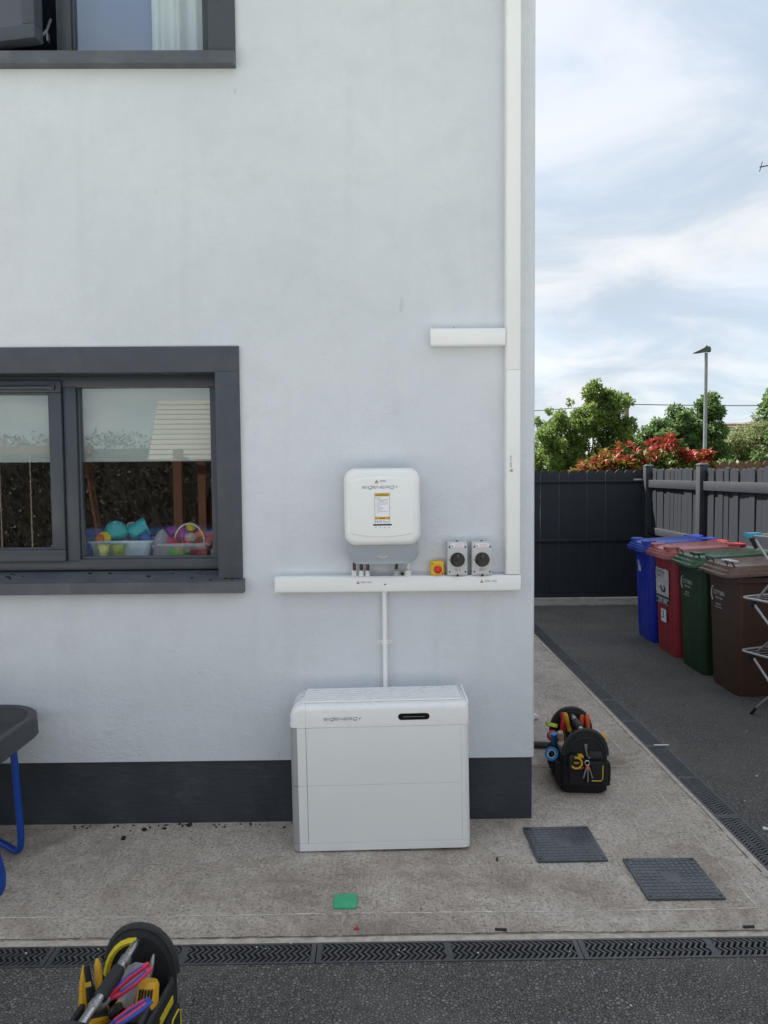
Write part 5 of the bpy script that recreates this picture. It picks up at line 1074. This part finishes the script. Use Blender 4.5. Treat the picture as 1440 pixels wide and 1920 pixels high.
# utility pole + wires
up_ = thing('utility_pole', 'wooden utility pole standing among the distant trees', 'utility pole', (19.6, 55, -.16))
b = MB(); b.tube([(0, 0, 0), (0, 0, 7.9)], [.26, .20], 10); b.build('pole', 'timber_pole', up_)
b = MB(); b.box((-.5, -.06, 6.9), (.5, .06, 7.02)); b.build('crossarm', 'timber_pole', up_)
b = MB(); b.tube([(19.6+i*1.0, 55-.15*i, 6.85-.35*math.sin(math.pi*i/26)+.002*i) for i in range(27)], .035, 5); tag(b.build('overhead_wire', 'wire_black'), 'thin overhead wire running right from the utility pole', 'wire')
b = MB(); b.tube([(19.5-i*1.0, 55+.3*i, 6.9-.4*math.sin(math.pi*i/20)) for i in range(21)], .03, 5); tag(b.build('overhead_wire', 'wire_black'), 'overhead wire running left from the utility pole behind the trees', 'wire')
# far house
fh = thing('bungalow', 'distant bungalow with brown tiled roof between two trees', 'bungalow', (24.5, 46, -.16))
b = MB(); b.box((-5, -3, 0), (5, 3, 2.8)); b.build('wall', 'house_cream', fh, smooth=0)
b = MB(); b.loft([[(x, -3.4, 2.7), (x, 0, 4.95), (x, 3.4, 2.7), (x, 3.3, 2.6), (x, -3.3, 2.6)] for x in (-5.3, 5.3)]); rf = b.build('roof', 'roof_tile', fh, smooth=0)
b = MB()
for k in range(12):
    f0 = k/12; y0, z0 = -3.4+3.4*f0, 2.72+2.25*f0
    b.box((-5.32, y0-.02, z0), (5.32, y0+.10, z0+.06))
b.build('tile_course', 'roof_tile', rf, smooth=0)
for x in (-3.4, -.8, 2.4): b = MB(); b.box((x, -3.04, 1.), (x+1.3, -2.99, 2.1)); b.build('window', 'seal_black', fh, smooth=0)
# tv aerial on a tall mast just out of frame
ae = thing('tv_aerial', 'dark television aerial tip at the right edge of the sky', 'aerial', (6.55, 8.2, .13))
b = MB(); b.tube([(0, 0, -.29), (0, 0, 6.35)], .024, 8); b.build('mast', 'steel_dull', ae)
b = MB(); b.tube([(-.62, 0, 6.16), (.25, 0, 6.32)], .009, 6); bm_ = b.build('boom', 'wire_black', ae)
for i in range(6):
    x = -.60+i*.155; z = 6.165+.028*i; b = MB(); b.tube([(x-.03, -.10, z+.035), (x+.03, .10, z-.035)], .006, 5); b.build('element', 'wire_black', bm_)

# ================================================================== GARDEN BEHIND THE CAMERA (seen in the panes)
hd = thing('hedge', 'dark ivy hedge along the garden, reflected in the window panes', 'hedge', (-3, -10.5, -.16))
V = []
n = 26000; P = np.stack([rng.uniform(-9, 9, n), rng.normal(0, .35, n), rng.random(n)**.8*2.55], 1)
cs = P; leafobj('foliage', leafmesh(P[:6000], np.full(6000, .12), 60000, .06, .7), 'leaf_hedge', hd)
b = MB(); b.box((-9, -.15, 0), (9, .15, 2.3)); b.build('core', 'soil', hd, smooth=0)
ps = thing('play_house', 'cedar garden play house with pale slatted roof, reflected in the window pane', 'play house', (-1.55, -5.6, -.16))
for x in (-.75, .75):
    for y in (-.6, .6): b = MB(); b.box((x-.05, y-.05, 0), (x+.05, y+.05, 2.1)); b.build('post', 'cedar', ps)
for k in range(12):
    f0 = (k+.5)/12; z = 1.98+f0*.74; y = .52-f0*.46
    for s_ in (1, -1):
        b = MB(); b.box((-.92, -.029, -.008), (.92, .029, .008), 0, T(-.20, s_*y, z) @ RX(-s_*math.atan2(.74, .46))); b.build('roof_slat', 'roof_slat', ps, smooth=0)
b = MB(); b.box((-.8, -.62, 1.0), (.8, .62, 1.06)); b.build('deck', 'cedar', ps)
for k in range(10): b = MB(); b.box((-.74+k*.16, -.66, .15), (-.63+k*.16, -.63, 1.5)); b.build('wall_board', 'cedar', ps)
b = MB(); b.loft([[(-.25+dx, .62+t_*1.5, 1.08-t_*.95+dz) for dx, dz in ((0, .16), (0, 0), (.5, 0), (.5, .16), (.47, .16), (.47, .03), (.03, .03), (.03, .16))] for t_ in (0, .3, .6, .85, 1.0)]); b.build('slide', 'slide_green', ps)
sw = thing('swing_set', 'wooden A frame swing set on the lawn, reflected in the left pane', 'swing set', (-5.45, -6.2, -.16))
b = MB(); b.box((-1.7, -.05, 2.1), (1.7, .05, 2.2)); b.build('beam', 'cedar', sw)
for x in (-1.6, 1.6):
    for s_ in (-1, 1): b = MB(); b.tube([(x, s_*.85, 0), (x, s_*.03, 2.15)], .05, 8); b.build('leg', 'cedar', sw)
for x in (-.7, .7):
    b = MB(); b.box((x-.22, -.09, .5), (x+.22, .09, .53)); st = b.build('swing_seat', 'tool_blue', sw)
    for s_ in (-1, 1): b = MB(); b.tube([(x+s_*.2, 0, .53), (x+s_*.2, 0, 2.12)], .008, 5); b.build('rope', 'rope', sw)
